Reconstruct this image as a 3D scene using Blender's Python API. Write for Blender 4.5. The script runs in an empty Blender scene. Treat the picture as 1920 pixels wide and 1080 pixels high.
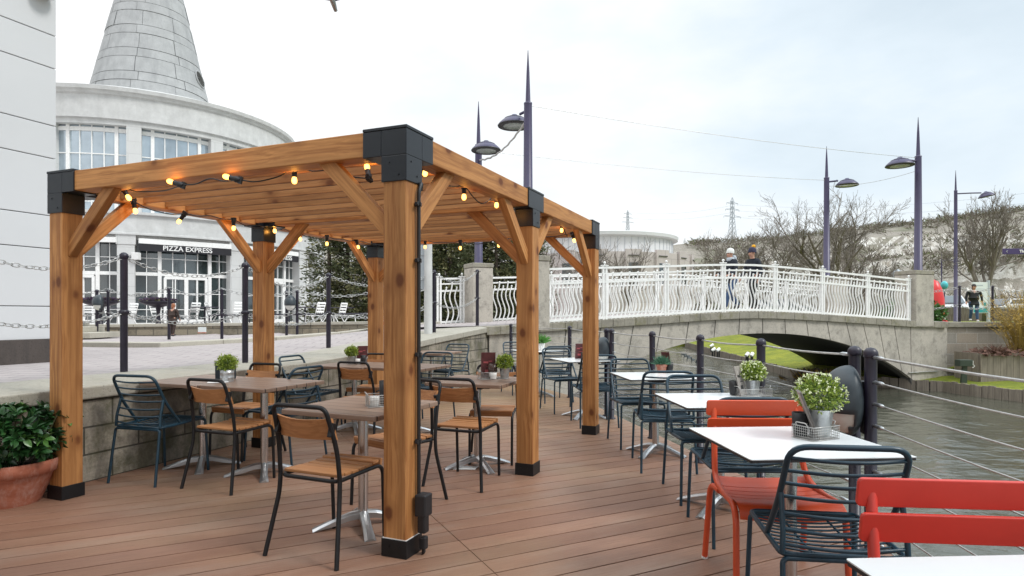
import bpy, math, random
from mathutils import Vector, Matrix
RN = random.Random(11)
SC = bpy.context.scene
COL = SC.collection
PI = math.pi
F, HZ, HC = 1152.0, 590.0, 1.32          # focal length in photo pixels, horizon row, eye height


def gp(u, v, z=0.0):
    Y = (HC - z) * F / (v - HZ)
    return ((u - 960) / F * Y, Y)


def at(u, v, Y):
    return Vector(((u - 960) / F * Y, Y, HC + (HZ - v) / F * Y))


def lerp(a, b, t):
    return a + (b - a) * t


def smooth(a, b, x):
    t = max(0.0, min(1.0, (x - a) / (b - a)))
    return t * t * (3 - 2 * t)


def knots(ks, t):
    if t <= ks[0][0]:
        return ks[0][1]
    for (a, za), (b, zb) in zip(ks, ks[1:]):
        if t <= b:
            return lerp(za, zb, (t - a) / (b - a))
    return ks[-1][1]


# ------------------------------------------------------------------ mesh builder
class MB:
    def __init__(s):
        s.v, s.f, s.sm, s.mi = [], [], [], []

    def add(s, vs, fs, smooth=False, mi=0):
        o = len(s.v)
        s.v += [tuple(v) for v in vs]
        for f in fs:
            s.f.append(tuple(i + o for i in f))
            s.sm.append(smooth)
            s.mi.append(mi)

    def box(s, c, size, M=None, mi=0):
        x, y, z = [k / 2 for k in size]
        vs = [Vector((i * x, j * y, k * z)) for k in (-1, 1) for j in (-1, 1) for i in (-1, 1)]
        if M is not None:
            vs = [M @ v for v in vs]
        c = Vector(c)
        vs = [v + c for v in vs]
        s.add(vs, [(0, 2, 3, 1), (4, 5, 7, 6), (0, 1, 5, 4), (1, 3, 7, 5), (3, 2, 6, 7), (2, 0, 4, 6)], mi=mi)

    def obox(s, p0, p1, w, h, up=(0, 0, 1), mi=0):
        p0, p1 = Vector(p0), Vector(p1)
        x = (p1 - p0)
        L = x.length
        x.normalize()
        u = Vector(up)
        y = u.cross(x)
        if y.length < 1e-6:
            y = Vector((0, 1, 0)).cross(x)
        y.normalize()
        z = x.cross(y)
        s.box((p0 + p1) / 2, (L, w, h), Matrix((x, y, z)).transposed(), mi=mi)

    def tube(s, pts, r, n=8, closed=False, caps=True, mi=0):
        pts = [Vector(p) for p in pts]
        m = len(pts)
        rs = r if isinstance(r, (list, tuple)) else [r] * m
        tang = []
        for i in range(m):
            a = pts[(i - 1) % m] if (closed or i > 0) else pts[i]
            b = pts[(i + 1) % m] if (closed or i < m - 1) else pts[i]
            t = b - a
            if t.length < 1e-9:
                t = Vector((0, 0, 1))
            tang.append(t.normalized())
        t0 = tang[0]
        ref = Vector((0, 0, 1)) if abs(t0.z) < 0.9 else Vector((1, 0, 0))
        nrm = (ref - t0 * ref.dot(t0)).normalized()
        vs = []
        for i in range(m):
            t = tang[i]
            nrm = nrm - t * nrm.dot(t)
            if nrm.length < 1e-6:
                nrm = t.orthogonal()
            nrm.normalize()
            bn = t.cross(nrm)
            for k in range(n):
                a = 2 * PI * k / n
                vs.append(pts[i] + (nrm * math.cos(a) + bn * math.sin(a)) * rs[i])
        fs = []
        for i in range(m if closed else m - 1):
            j = (i + 1) % m
            for k in range(n):
                l = (k + 1) % n
                fs.append((i * n + k, i * n + l, j * n + l, j * n + k))
        s.add(vs, fs, True, mi)
        if caps and not closed:
            s.add(vs[:n], [tuple(range(n - 1, -1, -1))], False, mi)
            s.add(vs[-n:], [tuple(range(n))], False, mi)

    def cyl(s, p0, p1, r0, r1=None, n=12, mi=0):
        s.tube([p0, p1], [r0, r0 if r1 is None else r1], n, mi=mi)

    def lathe(s, prof, n=24, c=(0, 0, 0), M=None, smooth=True, mi=0):
        c = Vector(c)
        vs, fs = [], []
        for (r, z) in prof:
            for k in range(n):
                a = 2 * PI * k / n
                p = Vector((r * math.cos(a), r * math.sin(a), z))
                if M is not None:
                    p = M @ p
                vs.append(p + c)
        for i in range(len(prof) - 1):
            for k in range(n):
                l = (k + 1) % n
                fs.append((i * n + k, i * n + l, (i + 1) * n + l, (i + 1) * n + k))
        s.add(vs, fs, smooth, mi)
        if prof[0][0] > 1e-4:
            s.add(vs[:n], [tuple(range(n - 1, -1, -1))], False, mi)
        if prof[-1][0] > 1e-4:
            s.add(vs[-n:], [tuple(range(n))], False, mi)

    def ell(s, c, rad, n=14, m=9, M=None, mi=0):
        if not isinstance(rad, (tuple, list)):
            rad = (rad,) * 3
        c = Vector(c)
        vs, fs = [], []
        for i in range(m + 1):
            ph = -PI / 2 + PI * i / m
            for k in range(n):
                a = 2 * PI * k / n
                p = Vector((rad[0] * math.cos(ph) * math.cos(a), rad[1] * math.cos(ph) * math.sin(a), rad[2] * math.sin(ph)))
                if M is not None:
                    p = M @ p
                vs.append(p + c)
        for i in range(m):
            for k in range(n):
                l = (k + 1) % n
                fs.append((i * n + k, i * n + l, (i + 1) * n + l, (i + 1) * n + k))
        s.add(vs, fs, True, mi)

    def ext(s, pts, d, mi=0):
        """closed prism: polygon pts (3D) extruded by vector d"""
        pts = [Vector(p) for p in pts]
        d = Vector(d)
        n = len(pts)
        vs = pts + [p + d for p in pts]
        nrm = Vector((0, 0, 0))
        for i in range(n):
            a, b = pts[i], pts[(i + 1) % n]
            nrm += a.cross(b)
        fl = nrm.dot(d) > 0
        fs = [tuple(range(n))[::-1] if fl else tuple(range(n)), tuple(range(n, 2 * n)) if fl else tuple(range(n, 2 * n))[::-1]]
        for i in range(n):
            j = (i + 1) % n
            q = (i, j, n + j, n + i)
            fs.append(q if fl else q[::-1])
        s.add(vs, fs, mi=mi)

    def sheet(s, rows, smooth=True, mi=0):
        n = len(rows[0])
        vs = [p for r in rows for p in r]
        fs = []
        for i in range(len(rows) - 1):
            for k in range(n - 1):
                fs.append((i * n + k, i * n + k + 1, (i + 1) * n + k + 1, (i + 1) * n + k))
        s.add(vs, fs, smooth, mi)

    def build(s, name, mat, parent=None, world=False, frame=None, bevel=0.0, seg=2):
        vs = s.v
        M = None
        if frame is not None:
            M = Matrix.Translation(Vector(frame[0])) @ Matrix.Rotation(frame[1], 4, 'Z')
            Mi = M.inverted()
            vs = [tuple(Mi @ Vector(v)) for v in vs]
        elif world and parent is not None:
            Mi = FRM[parent.name].inverted()
            vs = [tuple(Mi @ Vector(v)) for v in vs]
        me = bpy.data.meshes.new(name)
        me.from_pydata(vs, [], s.f)
        me.polygons.foreach_set('use_smooth', s.sm)
        ms = mat if isinstance(mat, (list, tuple)) else [mat]
        for m in ms:
            me.materials.append(m)
        if len(ms) > 1:
            me.polygons.foreach_set('material_index', s.mi)
        me.update()
        o = bpy.data.objects.new(name, me)
        COL.objects.link(o)
        if M is not None:
            o.matrix_world = M
            FRM[o.name] = M
        if parent is not None:
            o.parent = parent
        if bevel:
            b = o.modifiers.new('bevel', 'BEVEL')
            b.width = bevel
            b.segments = seg
            b.limit_method = 'ANGLE'
            b.angle_limit = math.radians(50)
            b.harden_normals = False
        return o


FRM = {}


def rnd(pts, rad, n=5, closed=False):
    """round the corners of a polyline"""
    pts = [Vector(p) for p in pts]
    out = []
    m = len(pts)
    for i in range(m):
        if not closed and i in (0, m - 1):
            out.append(pts[i])
            continue
        p, a, b = pts[i], pts[(i - 1) % m], pts[(i + 1) % m]
        da, db = (a - p), (b - p)
        ra = min(rad, da.length * .48, db.length * .48)
        pa, pb = p + da.normalized() * ra, p + db.normalized() * ra
        for k in range(n + 1):
            t = k / n
            out.append(pa * (1 - t) ** 2 + p * 2 * t * (1 - t) + pb * t * t)
    return out


def tag(o, label=None, cat=None, group=None, kind=None):
    if label:
        o['label'] = label
    if cat:
        o['category'] = cat
    if group:
        o['group'] = group
    if kind:
        o['kind'] = kind
    return o


def thing(name, label, cat, loc=(0, 0, 0), rz=0.0, group=None):
    o = bpy.data.objects.new(name, None)
    COL.objects.link(o)
    o.location = loc
    o.rotation_euler = (0, 0, rz)
    o.empty_display_size = .1
    FRM[o.name] = Matrix.Translation(Vector(loc)) @ Matrix.Rotation(rz, 4, 'Z')
    return tag(o, label, cat, group)


def part(o, parent):
    c = o.copy()
    COL.objects.link(c)
    c.parent = parent
    return c


def dup(root, loc, rz=0.0, label=None, group=None, scale=None):
    r = root.copy()
    COL.objects.link(r)
    r.location = loc
    r.rotation_euler = (0, 0, rz)
    if scale:
        r.scale = (scale,) * 3 if not isinstance(scale, (tuple, list)) else scale
    tag(r, label, None, group)

    def kids(a, b):
        for ch in list(a.children):
            c = part(ch, b)
            kids(ch, c)
    kids(root, r)
    return r


def struct(o):
    o['kind'] = 'structure'
    return o


def ang(d):
    """rotation that turns local +Y towards direction d"""
    return math.atan2(-d[0], d[1])


# ------------------------------------------------------------------ materials
class G:
    def __init__(s, name):
        s.m = bpy.data.materials.new(name)
        s.m.use_nodes = True
        s.t = s.m.node_tree
        s.t.nodes.clear()
        s.out = s.t.nodes.new('ShaderNodeOutputMaterial')
        s.p = s.t.nodes.new('ShaderNodeBsdfPrincipled')
        s.t.links.new(s.p.outputs[0], s.out.inputs[0])
        s._co = None

    def n(s, typ, ins=None, **props):
        nd = s.t.nodes.new('ShaderNode' + typ)
        for k, v in props.items():
            setattr(nd, k, v)
        for k, v in (ins or {}).items():
            s.set(nd, k, v)
        return nd

    def set(s, nd, k, v):
        i = nd.inputs[k]
        if isinstance(v, bpy.types.NodeSocket):
            s.t.links.new(v, i)
        else:
            i.default_value = (tuple(v) + (1,) if isinstance(v, (tuple, list)) and len(v) == 3 and i.type == 'RGBA' else v)

    @property
    def co(s):
        if s._co is None:
            s._co = s.n('TexCoord')
        return s._co.outputs['Object']

    def gen(s):
        return s.n('NewGeometry').outputs['Position']

    def map(s, vec, scale=(1, 1, 1), loc=(0, 0, 0), rot=(0, 0, 0)):
        return s.n('Mapping', {'Vector': vec, 'Scale': scale, 'Location': loc, 'Rotation': rot}).outputs[0]

    def noise(s, vec, scale, detail=4, rough=.55, dist=0):
        return s.n('TexNoise', {'Vector': vec, 'Scale': scale, 'Detail': detail, 'Roughness': rough, 'Distortion': dist}).outputs[0]

    def vor(s, vec, scale, feature='F1', out='Distance'):
        return s.n('TexVoronoi', {'Vector': vec, 'Scale': scale}, feature=feature).outputs[out]

    def ramp(s, fac, stops, interp='LINEAR'):
        r = s.n('ValToRGB', {'Fac': fac})
        r.color_ramp.interpolation = interp
        e = r.color_ramp.elements
        while len(e) < len(stops):
            e.new(.5)
        for el, (p, c) in zip(e, stops):
            el.position = p
            el.color = (c, c, c, 1) if isinstance(c, (int, float)) else tuple(c) + (1,)
        return r.outputs[0]

    def mix(s, fac, a, b, mode='MIX'):
        nd = s.n('Mix', data_type='RGBA', blend_type=mode, clamp_factor=True)
        s.set(nd, 0, fac)
        s.set(nd, 6, a)
        s.set(nd, 7, b)
        return nd.outputs[2]

    def math(s, op, a, b=0.0, c=None):
        nd = s.n('Math', operation=op)
        s.set(nd, 0, a)
        s.set(nd, 1, b)
        if c is not None:
            s.set(nd, 2, c)
        return nd.outputs[0]

    def sep(s, vec):
        return s.n('SeparateXYZ', {0: vec}).outputs

    def comb(s, x, y, z):
        return s.n('CombineXYZ', {0: x, 1: y, 2: z}).outputs[0]

    def bump(s, h, strength=.3, dist=.01, normal=None):
        ins = {'Height': h, 'Strength': strength, 'Distance': dist}
        if normal is not None:
            ins['Normal'] = normal
        return s.n('Bump', ins).outputs[0]

    def fin(s, col=None, rough=None, metal=None, normal=None, **kw):
        for k, v in (('Base Color', col), ('Roughness', rough), ('Metallic', metal), ('Normal', normal)):
            if v is not None:
                s.set(s.p, k, v)
        for k, v in kw.items():
            s.set(s.p, k.replace('_', ' '), v)
        return s.m


MT = {}
lerp3 = lambda a, b, t: tuple(lerp(p, q, t) for p, q in zip(a, b))


def simple(name, col, rough=.5, metal=0.0, var=.12, scale=9.0, bump=0.0, **kw):
    g = G(name)
    n = g.noise(g.co, scale, 5, .6)
    c = g.mix(g.ramp(n, [(.3, 0.0), (.7, 1.0)]), tuple(k * (1 - var) for k in col), tuple(min(1, k * (1 + var)) for k in col))
    r = g.math('MULTIPLY_ADD', n, .16, rough - .08)
    MT[name] = g.fin(c, r, metal, g.bump(n, bump, .004) if bump else None, **kw)
    return MT[name]


def m_wood(name, dark, light, knot, knots_on=True, ax=0, sc=1.0, rough=.6):
    g = G(name)
    rn = g.n('ObjectInfo').outputs['Random']
    off = g.comb(g.math('MULTIPLY', rn, 37.0), g.math('MULTIPLY', rn, 17.0), g.math('MULTIPLY', rn, 71.0))
    v = g.n('VectorMath', {0: g.co, 1: off}, operation='ADD').outputs[0]
    st = [46.0, 46.0, 46.0]
    st[ax] = 1.3
    st = tuple(k * sc for k in st)
    ks = [3.2, 3.2, 3.2]
    ks[ax] = 1.5
    warp = g.noise(g.map(v, tuple(k * .9 for k in ks)), 1.0, 2, .5)
    vv = g.n('VectorMath', {0: g.map(v, st), 1: g.comb(g.math('MULTIPLY', warp, 3.0), g.math('MULTIPLY', warp, 4.0), g.math('MULTIPLY', warp, 3.0))}, operation='ADD').outputs[0]
    grain = g.noise(vv, 1.0, 6, .62, .3)
    broad = g.noise(g.map(v, tuple(k * .16 for k in st)), 1.0, 4)
    c = g.mix(g.ramp(grain, [(.40, 0.0), (.60, 1.0)]), dark, light)
    c = g.mix(g.math('MULTIPLY', g.ramp(broad, [(.42, 0.0), (.62, 1.0)]), .6), c, tuple(k * .66 for k in light))
    c = g.mix(.42 if name == 'slat_wood' else .25, c, g.mix(rn, tuple(k * .7 for k in dark), tuple(min(1, k * 1.25) for k in light)))
    if knots_on:
        kq = [5.4, 5.4, 5.4]
        kq[ax] = 3.6
        kd = g.vor(g.map(v, tuple(kq)), 1.0)
        wob = g.math('MULTIPLY_ADD', g.noise(v, 30, 2), .05, kd)
        c = g.mix(g.math('MULTIPLY', g.ramp(wob, [(.16, 1.0), (.40, 0.0)]), .5), c, lerp3(knot, dark, .5))
        c = g.mix(g.ramp(wob, [(.12, .95), (.20, 0.0)]), c, knot)
    h = g.math('ADD', grain, 0.0)
    MT[name] = g.fin(c, g.math('MULTIPLY_ADD', grain, .2, rough - .1), None, g.bump(h, .25, .004), Specular_IOR_Level=.35)
    return MT[name]


m_wood('pergola_wood', (.29, .108, .029), (.60, .285, .098), (.14, .042, .012))
m_wood('slat_wood', (.27, .115, .038), (.53, .265, .105), (.15, .05, .017))
m_wood('teak', (.29, .115, .042), (.50, .235, .095), (.2, .06, .02), False, 0, 1.6, .5)
m_wood('timber_grey', (.13, .11, .09), (.26, .225, .18), (.1, .08, .06), False, 2, 1.0, .8)

# brown plank table top
g = G('table_brown')
s3 = g.sep(g.co)
pl = g.math('FRACT', g.math('MULTIPLY', s3[1], 9.0))
row = g.math('FLOOR', g.math('MULTIPLY', s3[1], 9.0))
wn = g.n('TexWhiteNoise', {'W': row}, noise_dimensions='1D').outputs[0]
gr = g.noise(g.map(g.co, (3, 60, 20)), 1.0, 5, .65)
c = g.mix(gr, (.14, .082, .056), (.36, .25, .185))
c = g.mix(.25, c, g.mix(wn, (.155, .094, .064), (.36, .25, .185)))
gap = g.math('LESS_THAN', pl, .075)
c = g.mix(gap, c, (.02, .014, .012))
MT['table_brown'] = g.fin(c, g.math('MULTIPLY_ADD', gr, .25, .28), None, g.bump(g.math('SUBTRACT', gr, gap), .3, .003))

# composite deck boards (board direction (.897,.442), rows across)
g = G('deck_board')
dv = g.map(g.gen(), rot=(0, 0, -math.atan2(.442, .897)))
ds = g.sep(dv)
row = g.math('FLOOR', g.math('DIVIDE', ds[1], .168))
wn = g.n('TexWhiteNoise', {'W': row}, noise_dimensions='1D').outputs[0]
wn2 = g.n('TexWhiteNoise', {'W': g.math('ADD', row, 91.3)}, noise_dimensions='1D').outputs[0]
off = g.comb(g.math('MULTIPLY', wn, 50.0), 0.0, 0.0)
bv = g.n('VectorMath', {0: dv, 1: off}, operation='ADD').outputs[0]
fine = g.noise(g.map(bv, (4, 150, 1)), 1.0, 5, .75)
cloud = g.noise(g.map(bv, (1.1, 5, 1)), 1.0, 5, .6)
speck = g.noise(bv, 90, 3, .7)
c = g.mix(g.ramp(cloud, [(.3, 0.0), (.7, 1.0)]), (.205, .10, .06), (.365, .205, .132))
c = g.mix(.5, c, g.mix(wn, (.19, .093, .057), (.375, .21, .138)))
c = g.mix(g.math('MULTIPLY', g.ramp(wn2, [(.55, 0.0), (1.0, 1.0)]), .4), c, (.26, .145, .105))
c = g.mix(g.math('MULTIPLY', g.ramp(fine, [(.35, 0.0), (.68, 1.0)]), .7), c, (.135, .064, .04))
c = g.mix(g.ramp(g.noise(g.gen(), .55, 4, .6), [(.48, 0.0), (.68, .6)]), c, (.235, .165, .10))
c = g.mix(g.ramp(g.noise(g.map(dv, (.5, 2.2, 1)), 1.0, 6, .7), [(.5, 0.0), (.66, .45)]), c, (.30, .225, .175))
c = g.mix(g.ramp(g.noise(g.gen(), 9, 5, .75), [(.62, 0.0), (.74, .5)]), c, (.10, .065, .045))
fy = g.n('MapRange', {0: g.sep(g.gen())[1], 1: 5.5, 2: 9.5, 3: 0.0, 4: .55}).outputs[0]
c = g.mix(g.math('MULTIPLY', fy, g.ramp(g.noise(g.gen(), 1.6, 4, .6), [(.3, .5), (.6, 1.0)])), c, (.27, .185, .085))
rr = g.math('MULTIPLY_ADD', cloud, .3, .26)
rr = g.math('MULTIPLY_ADD', fine, .18, rr)
MT['deck_board'] = g.fin(c, rr, None, g.bump(g.math('MULTIPLY_ADD', speck, .5, fine), .35, .003), Specular_IOR_Level=.45)
simple('deck_joist', (.01, .008, .007), .9)

simple('black_steel', (.009, .009, .010), .42, 0, .25, 14, .05, Specular_IOR_Level=.35)
simple('black_plastic', (.012, .012, .014), .5, 0, .2)
simple('bracket_black', (.008, .011, .016), .36, 0, .15, 5, .03)
simple('teal_paint', (.008, .034, .055), .36, 0, .3, 10)
simple('bollard_paint', (.012, .0085, .02), .38, 0, .35, 16, .06)
simple('lamp_purple', (.046, .037, .088), .42, 0, .14, 3)
simple('lamp_lens', (.32, .36, .34), .25, 0, .1)
simple('red_orange', (.60, .075, .022), .38, 0, .08, 5)
simple('red_pink', (.68, .055, .038), .38, 0, .07, 5)
simple('white_laminate', (.78, .80, .80), .22, 0, .02, 4)
simple('laminate_edge', (.025, .024, .026), .5)
simple('white_paint', (.83, .83, .81), .45, 0, .08, 12, .03)
simple('white_plastic', (.75, .75, .73), .4, 0, .03)
simple('zinc', (.50, .52, .53), .38, .85, .2, 14)
simple('alu', (.50, .51, .52), .36, 1.0, .12, 6)
simple('steel_brushed', (.58, .58, .58), .2, 1.0, .03, 2)
simple('galvanised', (.46, .46, .45), .4, .8, .25, 40)
simple('wire_steel', (.50, .49, .47), .38, .7, .2, 30)
simple('leaf_laurel', (.018, .062, .016), .33, 0, .55, 9)
simple('leaf_laurel_light', (.07, .17, .035), .35, 0, .3, 9)
simple('leaf_box', (.30, .39, .06), .5, 0, .35, 60)
simple('leaf_box_dark', (.12, .20, .025), .5, 0, .3, 60)
simple('petal_white', (.70, .74, .48), .6, 0, .1, 50)
simple('leaf_thyme', (.06, .17, .10), .6, 0, .35, 60)
simple('leaf_grass_pot', (.12, .32, .07), .5, 0, .35, 30)
simple('soil', (.03, .02, .014), .95, 0, .3, 40, .4)
simple('menu_maroon', (.10, .03, .032), .4, 0, .3, 25)
simple('menu_grey', (.30, .27, .25), .4, 0, .3, 25)
simple('slate_blue', (.06, .085, .11), .5, 0, .2)
simple('jar_dark', (.05, .025, .018), .2, 0, .3, 20)
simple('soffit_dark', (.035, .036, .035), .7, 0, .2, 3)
simple('glass_dark', (.03, .042, .045), .06, 0, .6, .7, Specular_IOR_Level=1.0, IOR=1.7)
simple('glass_sky', (.42, .49, .54), .06, .55, .25, .6)  # pale blue base puts the sky's reflection into the upper panes' colour
simple('interior_dark', (.02, .018, .016), .9)
simple('sign_black', (.012, .011, .015), .5, 0, .1)
simple('letter_white', (.82, .82, .80), .5, 0, .02)
simple('needle_dark', (.062, .075, .026), .6, 0, .5, 3)
simple('needle_mid', (.14, .135, .055), .6, 0, .4, 3)
simple('bark', (.085, .066, .048), .85, 0, .35, 5, .4)
simple('bark_moss', (.075, .075, .03), .85, 0, .35, 5, .4)
simple('twig', (.17, .145, .12), .85, 0, .3, 2)  # twigs toned paler in place of haze in the air
simple('twig_gold', (.36, .24, .05), .7, 0, .35, 3)
simple('scrub_brown', (.225, .195, .16), .9, 0, .35, .6)  # lightened: distance haze is put into the scrub colour
simple('scrub_green', (.11, .125, .05), .9, 0, .35, .6)
simple('dead_leaf', (.10, .045, .028), .8, 0, .4, 8)
simple('heather', (.085, .055, .095), .8, 0, .4, 20)
simple('steel_far', (.42, .46, .49), .7, 0, .05)  # light blue-grey carries the pylons' distance haze in the colour
simple('pipe_black', (.014, .014, .015), .45)
simple('rubber_dark', (.034, .045, .053), .42, 0, .2, 8)
simple('diffuser', (.62, .62, .58), .35, 0, .06, 5)
simple('skin', (.50, .27, .19), .5, 0, .06, 20)
simple('hair_dark', (.02, .014, .012), .5, 0, .3, 60)
simple('hair_red', (.30, .11, .045), .6, 0, .3, 60)
simple('cloth_navy', (.012, .016, .026), .85, 0, .3, 30, .2)
simple('cloth_black', (.010, .011, .012), .85, 0, .3, 30, .2)
simple('denim', (.03, .065, .14), .8, 0, .3, 40, .2)
simple('cloth_brown', (.045, .028, .022), .85, 0, .3, 30, .2)
simple('wool_white', (.68, .69, .66), .9, 0, .1, 60, .5)
simple('wool_grey', (.42, .46, .50), .9, 0, .12, 60, .5)
simple('wool_navy', (.03, .03, .06), .9, 0, .15, 60, .5)
simple('wool_yellow', (.75, .36, .02), .9, 0, .15, 60, .5)
simple('shoe_dark', (.03, .027, .027), .6)
simple('shoe_white', (.55, .55, .55), .6)
simple('red_vinyl', (.62, .03, .03), .35, 0, .1, 4)
simple('teal_balloon', (.06, .45, .48), .3, 0, .06)
simple('sign_white', (.68, .72, .71), .45, 0, .03, 3)
simple('sign_teal', (.02, .30, .31), .45, 0, .05)
simple('sign_purple', (.05, .03, .11), .4, 0, .05)
simple('car_white', (.62, .63, .64), .2, 0, .03, 2, Coat_Weight=.5)
simple('car_silver', (.34, .35, .36), .25, .6, .03, 2, Coat_Weight=.5)
simple('tyre', (.015, .015, .015), .8)
simple('lamp_green', (.03, .045, .03), .5, 0, .15)
simple('parasol_cloth', (.022, .014, .03), .8, 0, .2, 30)
simple('paper', (.75, .75, .74), .7, 0, .04)
simple('letter_maroon', (.45, .10, .11), .5)
simple('curtain_blue', (.02, .03, .07), .6, 0, .3)

# terracotta, with bloom
g = G('terracotta')
n1 = g.noise(g.map(g.co, (4, 4, 9)), 1.6, 6, .65)
n2 = g.noise(g.map(g.co, (6, 6, 2.2)), 2.0, 5, .7)
c = g.mix(g.ramp(n1, [(.3, 0.0), (.7, 1.0)]), (.30, .085, .045), (.44, .16, .095))
c = g.mix(g.ramp(n2, [(.48, 0.0), (.72, .75)]), c, (.52, .33, .27))
MT['terracotta'] = g.fin(c, .82, None, g.bump(n1, .2, .004))


def m_blocks(name, a, b, mortar, bw, bh, msize=.012, stain=(.05, .05, .035), stain_amt=.6, moss=0.0, coords='XZ', vary=.5, bumpd=.012, gritty=.6):
    g = G(name)
    s = g.sep(g.co)
    v = g.comb(s[0] if coords[0] == 'X' else s[1], s[2] if coords[1] == 'Z' else s[1], 0.0)
    br = g.n('TexBrick', {'Vector': v, 'Color1': a, 'Color2': b, 'Mortar': mortar, 'Scale': 1.0, 'Mortar Size': msize, 'Mortar Smooth': .2, 'Bias': 0.0, 'Brick Width': bw, 'Row Height': bh})
    gn = g.noise(g.co, 42, 5, .7)
    big = g.noise(g.map(g.co, (1.0, 1.0, .55)), 2.2, 6, .68)
    c = g.mix(g.math('MULTIPLY', g.ramp(gn, [(.3, 1.0), (.62, 0.0)]), gritty), br.outputs[0], tuple(k * .42 for k in a))
    c = g.mix(g.math('MULTIPLY', g.ramp(big, [(.46, 0.0), (.68, 1.0)]), stain_amt), c, stain)
    if moss:
        mz = g.math('MULTIPLY', g.ramp(g.noise(g.co, 3.1, 6, .72), [(.47, 0.0), (.58, 1.0)]), moss)
        c = g.mix(mz, c, (.055, .055, .016))
    h = g.math('SUBTRACT', g.math('MULTIPLY', gn, .5), br.outputs[1])
    MT[name] = g.fin(c, .88, None, g.bump(h, .7, bumpd))
    return MT[name]


m_blocks('stone_wall', (.37, .33, .265), (.30, .27, .22), (.05, .045, .036), .46, .215, .008, (.045, .045, .04), .85, .55)
m_blocks('stone_tan', (.40, .34, .27), (.33, .31, .27), (.50, .47, .42), .62, .30, .012, (.17, .16, .14), .55)
m_blocks('stone_low', (.34, .29, .21), (.27, .24, .18), (.13, .12, .1), .42, .17, .012, (.06, .055, .04), .7)
m_blocks('rotunda_stone', (.61, .615, .605), (.59, .595, .585), (.44, .45, .44), 1.6, .62, .008, (.48, .48, .46), .3, bumpd=.002, gritty=.08)
m_blocks('mall_stone', (.55, .49, .47), (.50, .45, .43), (.40, .36, .35), 1.5, .8, .03, (.42, .38, .36), .4, bumpd=.004, gritty=.1)
m_blocks('paving', (.42, .375, .362), (.385, .342, .332), (.19, .165, .165), .40, .20, .009, (.31, .27, .27), .4, coords='XY', bumpd=.003, gritty=.22)


def m_concrete(name, base, dark, amt=.7, sc=1.0, streak=True, moss=0.0, bs=.5, pit=.75):
    g = G(name)
    s = g.n('NewGeometry').outputs['Position']
    pits = g.noise(s, 55 * sc, 4, .75)
    mid = g.noise(s, 5 * sc, 6, .7)
    v = g.noise(g.map(s, (6 * sc, 6 * sc, .7 * sc)), 1.0, 5, .6) if streak else mid
    c = g.mix(g.ramp(mid, [(.3, 0.0), (.7, 1.0)]), tuple(k * .84 for k in base), tuple(k * 1.1 for k in base))
    c = g.mix(g.math('MULTIPLY', g.ramp(v, [(.48, 0.0), (.7, 1.0)]), amt), c, dark)
    blot = g.noise(s, 1.3 * sc, 6, .72)
    c = g.mix(g.math('MULTIPLY', g.ramp(blot, [(.5, 0.0), (.68, 1.0)]), amt * .8), c, tuple(lerp(p, q, .35) for p, q in zip(dark, base)))
    c = g.mix(g.math('MULTIPLY', g.ramp(pits, [(.3, 1.0), (.46, 0.0)]), pit), c, tuple(k * .35 for k in base))
    if moss:
        c = g.mix(g.math('MULTIPLY', g.ramp(g.noise(s, 2.7, 6, .75), [(.52, 0.0), (.64, 1.0)]), moss), c, (.16, .15, .045))
    MT[name] = g.fin(c, .9, None, g.bump(pits, bs, .006))
    return MT[name]


m_concrete('concrete', (.50, .46, .395), (.14, .13, .115), .8, .8, False)
m_concrete('coping', (.33, .305, .25), (.085, .08, .065), .75, 1.0, False, .45)
m_concrete('coping_terrace', (.40, .375, .315), (.16, .15, .12), .5, 1.0, False, .12)
m_concrete('kerb_stone', (.46, .43, .36), (.2, .19, .15), .45, 1.2, False)
m_concrete('cone_stone', (.385, .39, .39), (.24, .245, .25), .55, .35, True, 0, .3, .35)
simple('render_white', (.57, .58, .59), .7, 0, .035, .5)
m_concrete('plinth_dark', (.075, .062, .055), (.03, .028, .03), .6, 1.0)
simple('joint_dark', (.09, .09, .085), .9)
simple('joint_grey', (.10, .098, .09), .9)
m_concrete('fascia_white', (.59, .595, .585), (.42, .42, .40), .28, .45, True, 0, .03, .06)
simple('mall_white', (.66, .67, .67), .5, 0, .03, .3)
simple('canal_wood', (.10, .085, .06), .85, 0, .4, 3, .3)

# grass ground
def m_grass(name, a, b, c3, sc=1.0):
    g = G(name)
    s = g.gen()
    n1 = g.noise(s, 1.1 * sc, 6, .7)
    n2 = g.noise(s, 30 * sc, 4, .7)
    c = g.mix(g.ramp(n1, [(.40, 0.0), (.60, 1.0)]), a, b)
    c = g.mix(g.ramp(g.noise(s, 4 * sc, 5, .75), [(.5, 0.0), (.66, .65)]), c, c3)
    c = g.mix(g.ramp(n2, [(.45, 0.0), (.7, .9)]), c, c3)
    MT[name] = g.fin(c, .9, None, g.bump(n2, .8, .03))


m_grass('lawn', (.15, .185, .006), (.27, .28, .009), (.075, .10, .006))
m_grass('verge', (.13, .115, .05), (.10, .12, .035), (.06, .05, .025))

# canal water
g = G('canal_water')
s = g.gen()
w1 = g.noise(g.map(s, (1.5, 2.6, 1), rot=(0, 0, .25)), 1.0, 2, .5, .9)
w2 = g.noise(g.map(s, (5.5, 8.5, 1), rot=(0, 0, -.2)), 1.0, 4, .55, .6)
w3 = g.noise(s, .35, 3)
h = g.math('MULTIPLY_ADD', w2, .35, w1)
yy = g.sep(s)[1]
calm = g.n('MapRange', {0: yy, 1: 9.0, 2: 24.0, 3: 1.0, 4: .8}).outputs[0]
nb = g.bump(g.math('MULTIPLY', h, calm), .5, .05)
c = g.mix(w3, (.058, .060, .044), (.088, .09, .068))
MT['canal_water'] = g.fin(c, .06, None, nb, IOR=1.33, Specular_IOR_Level=.9)

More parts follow.
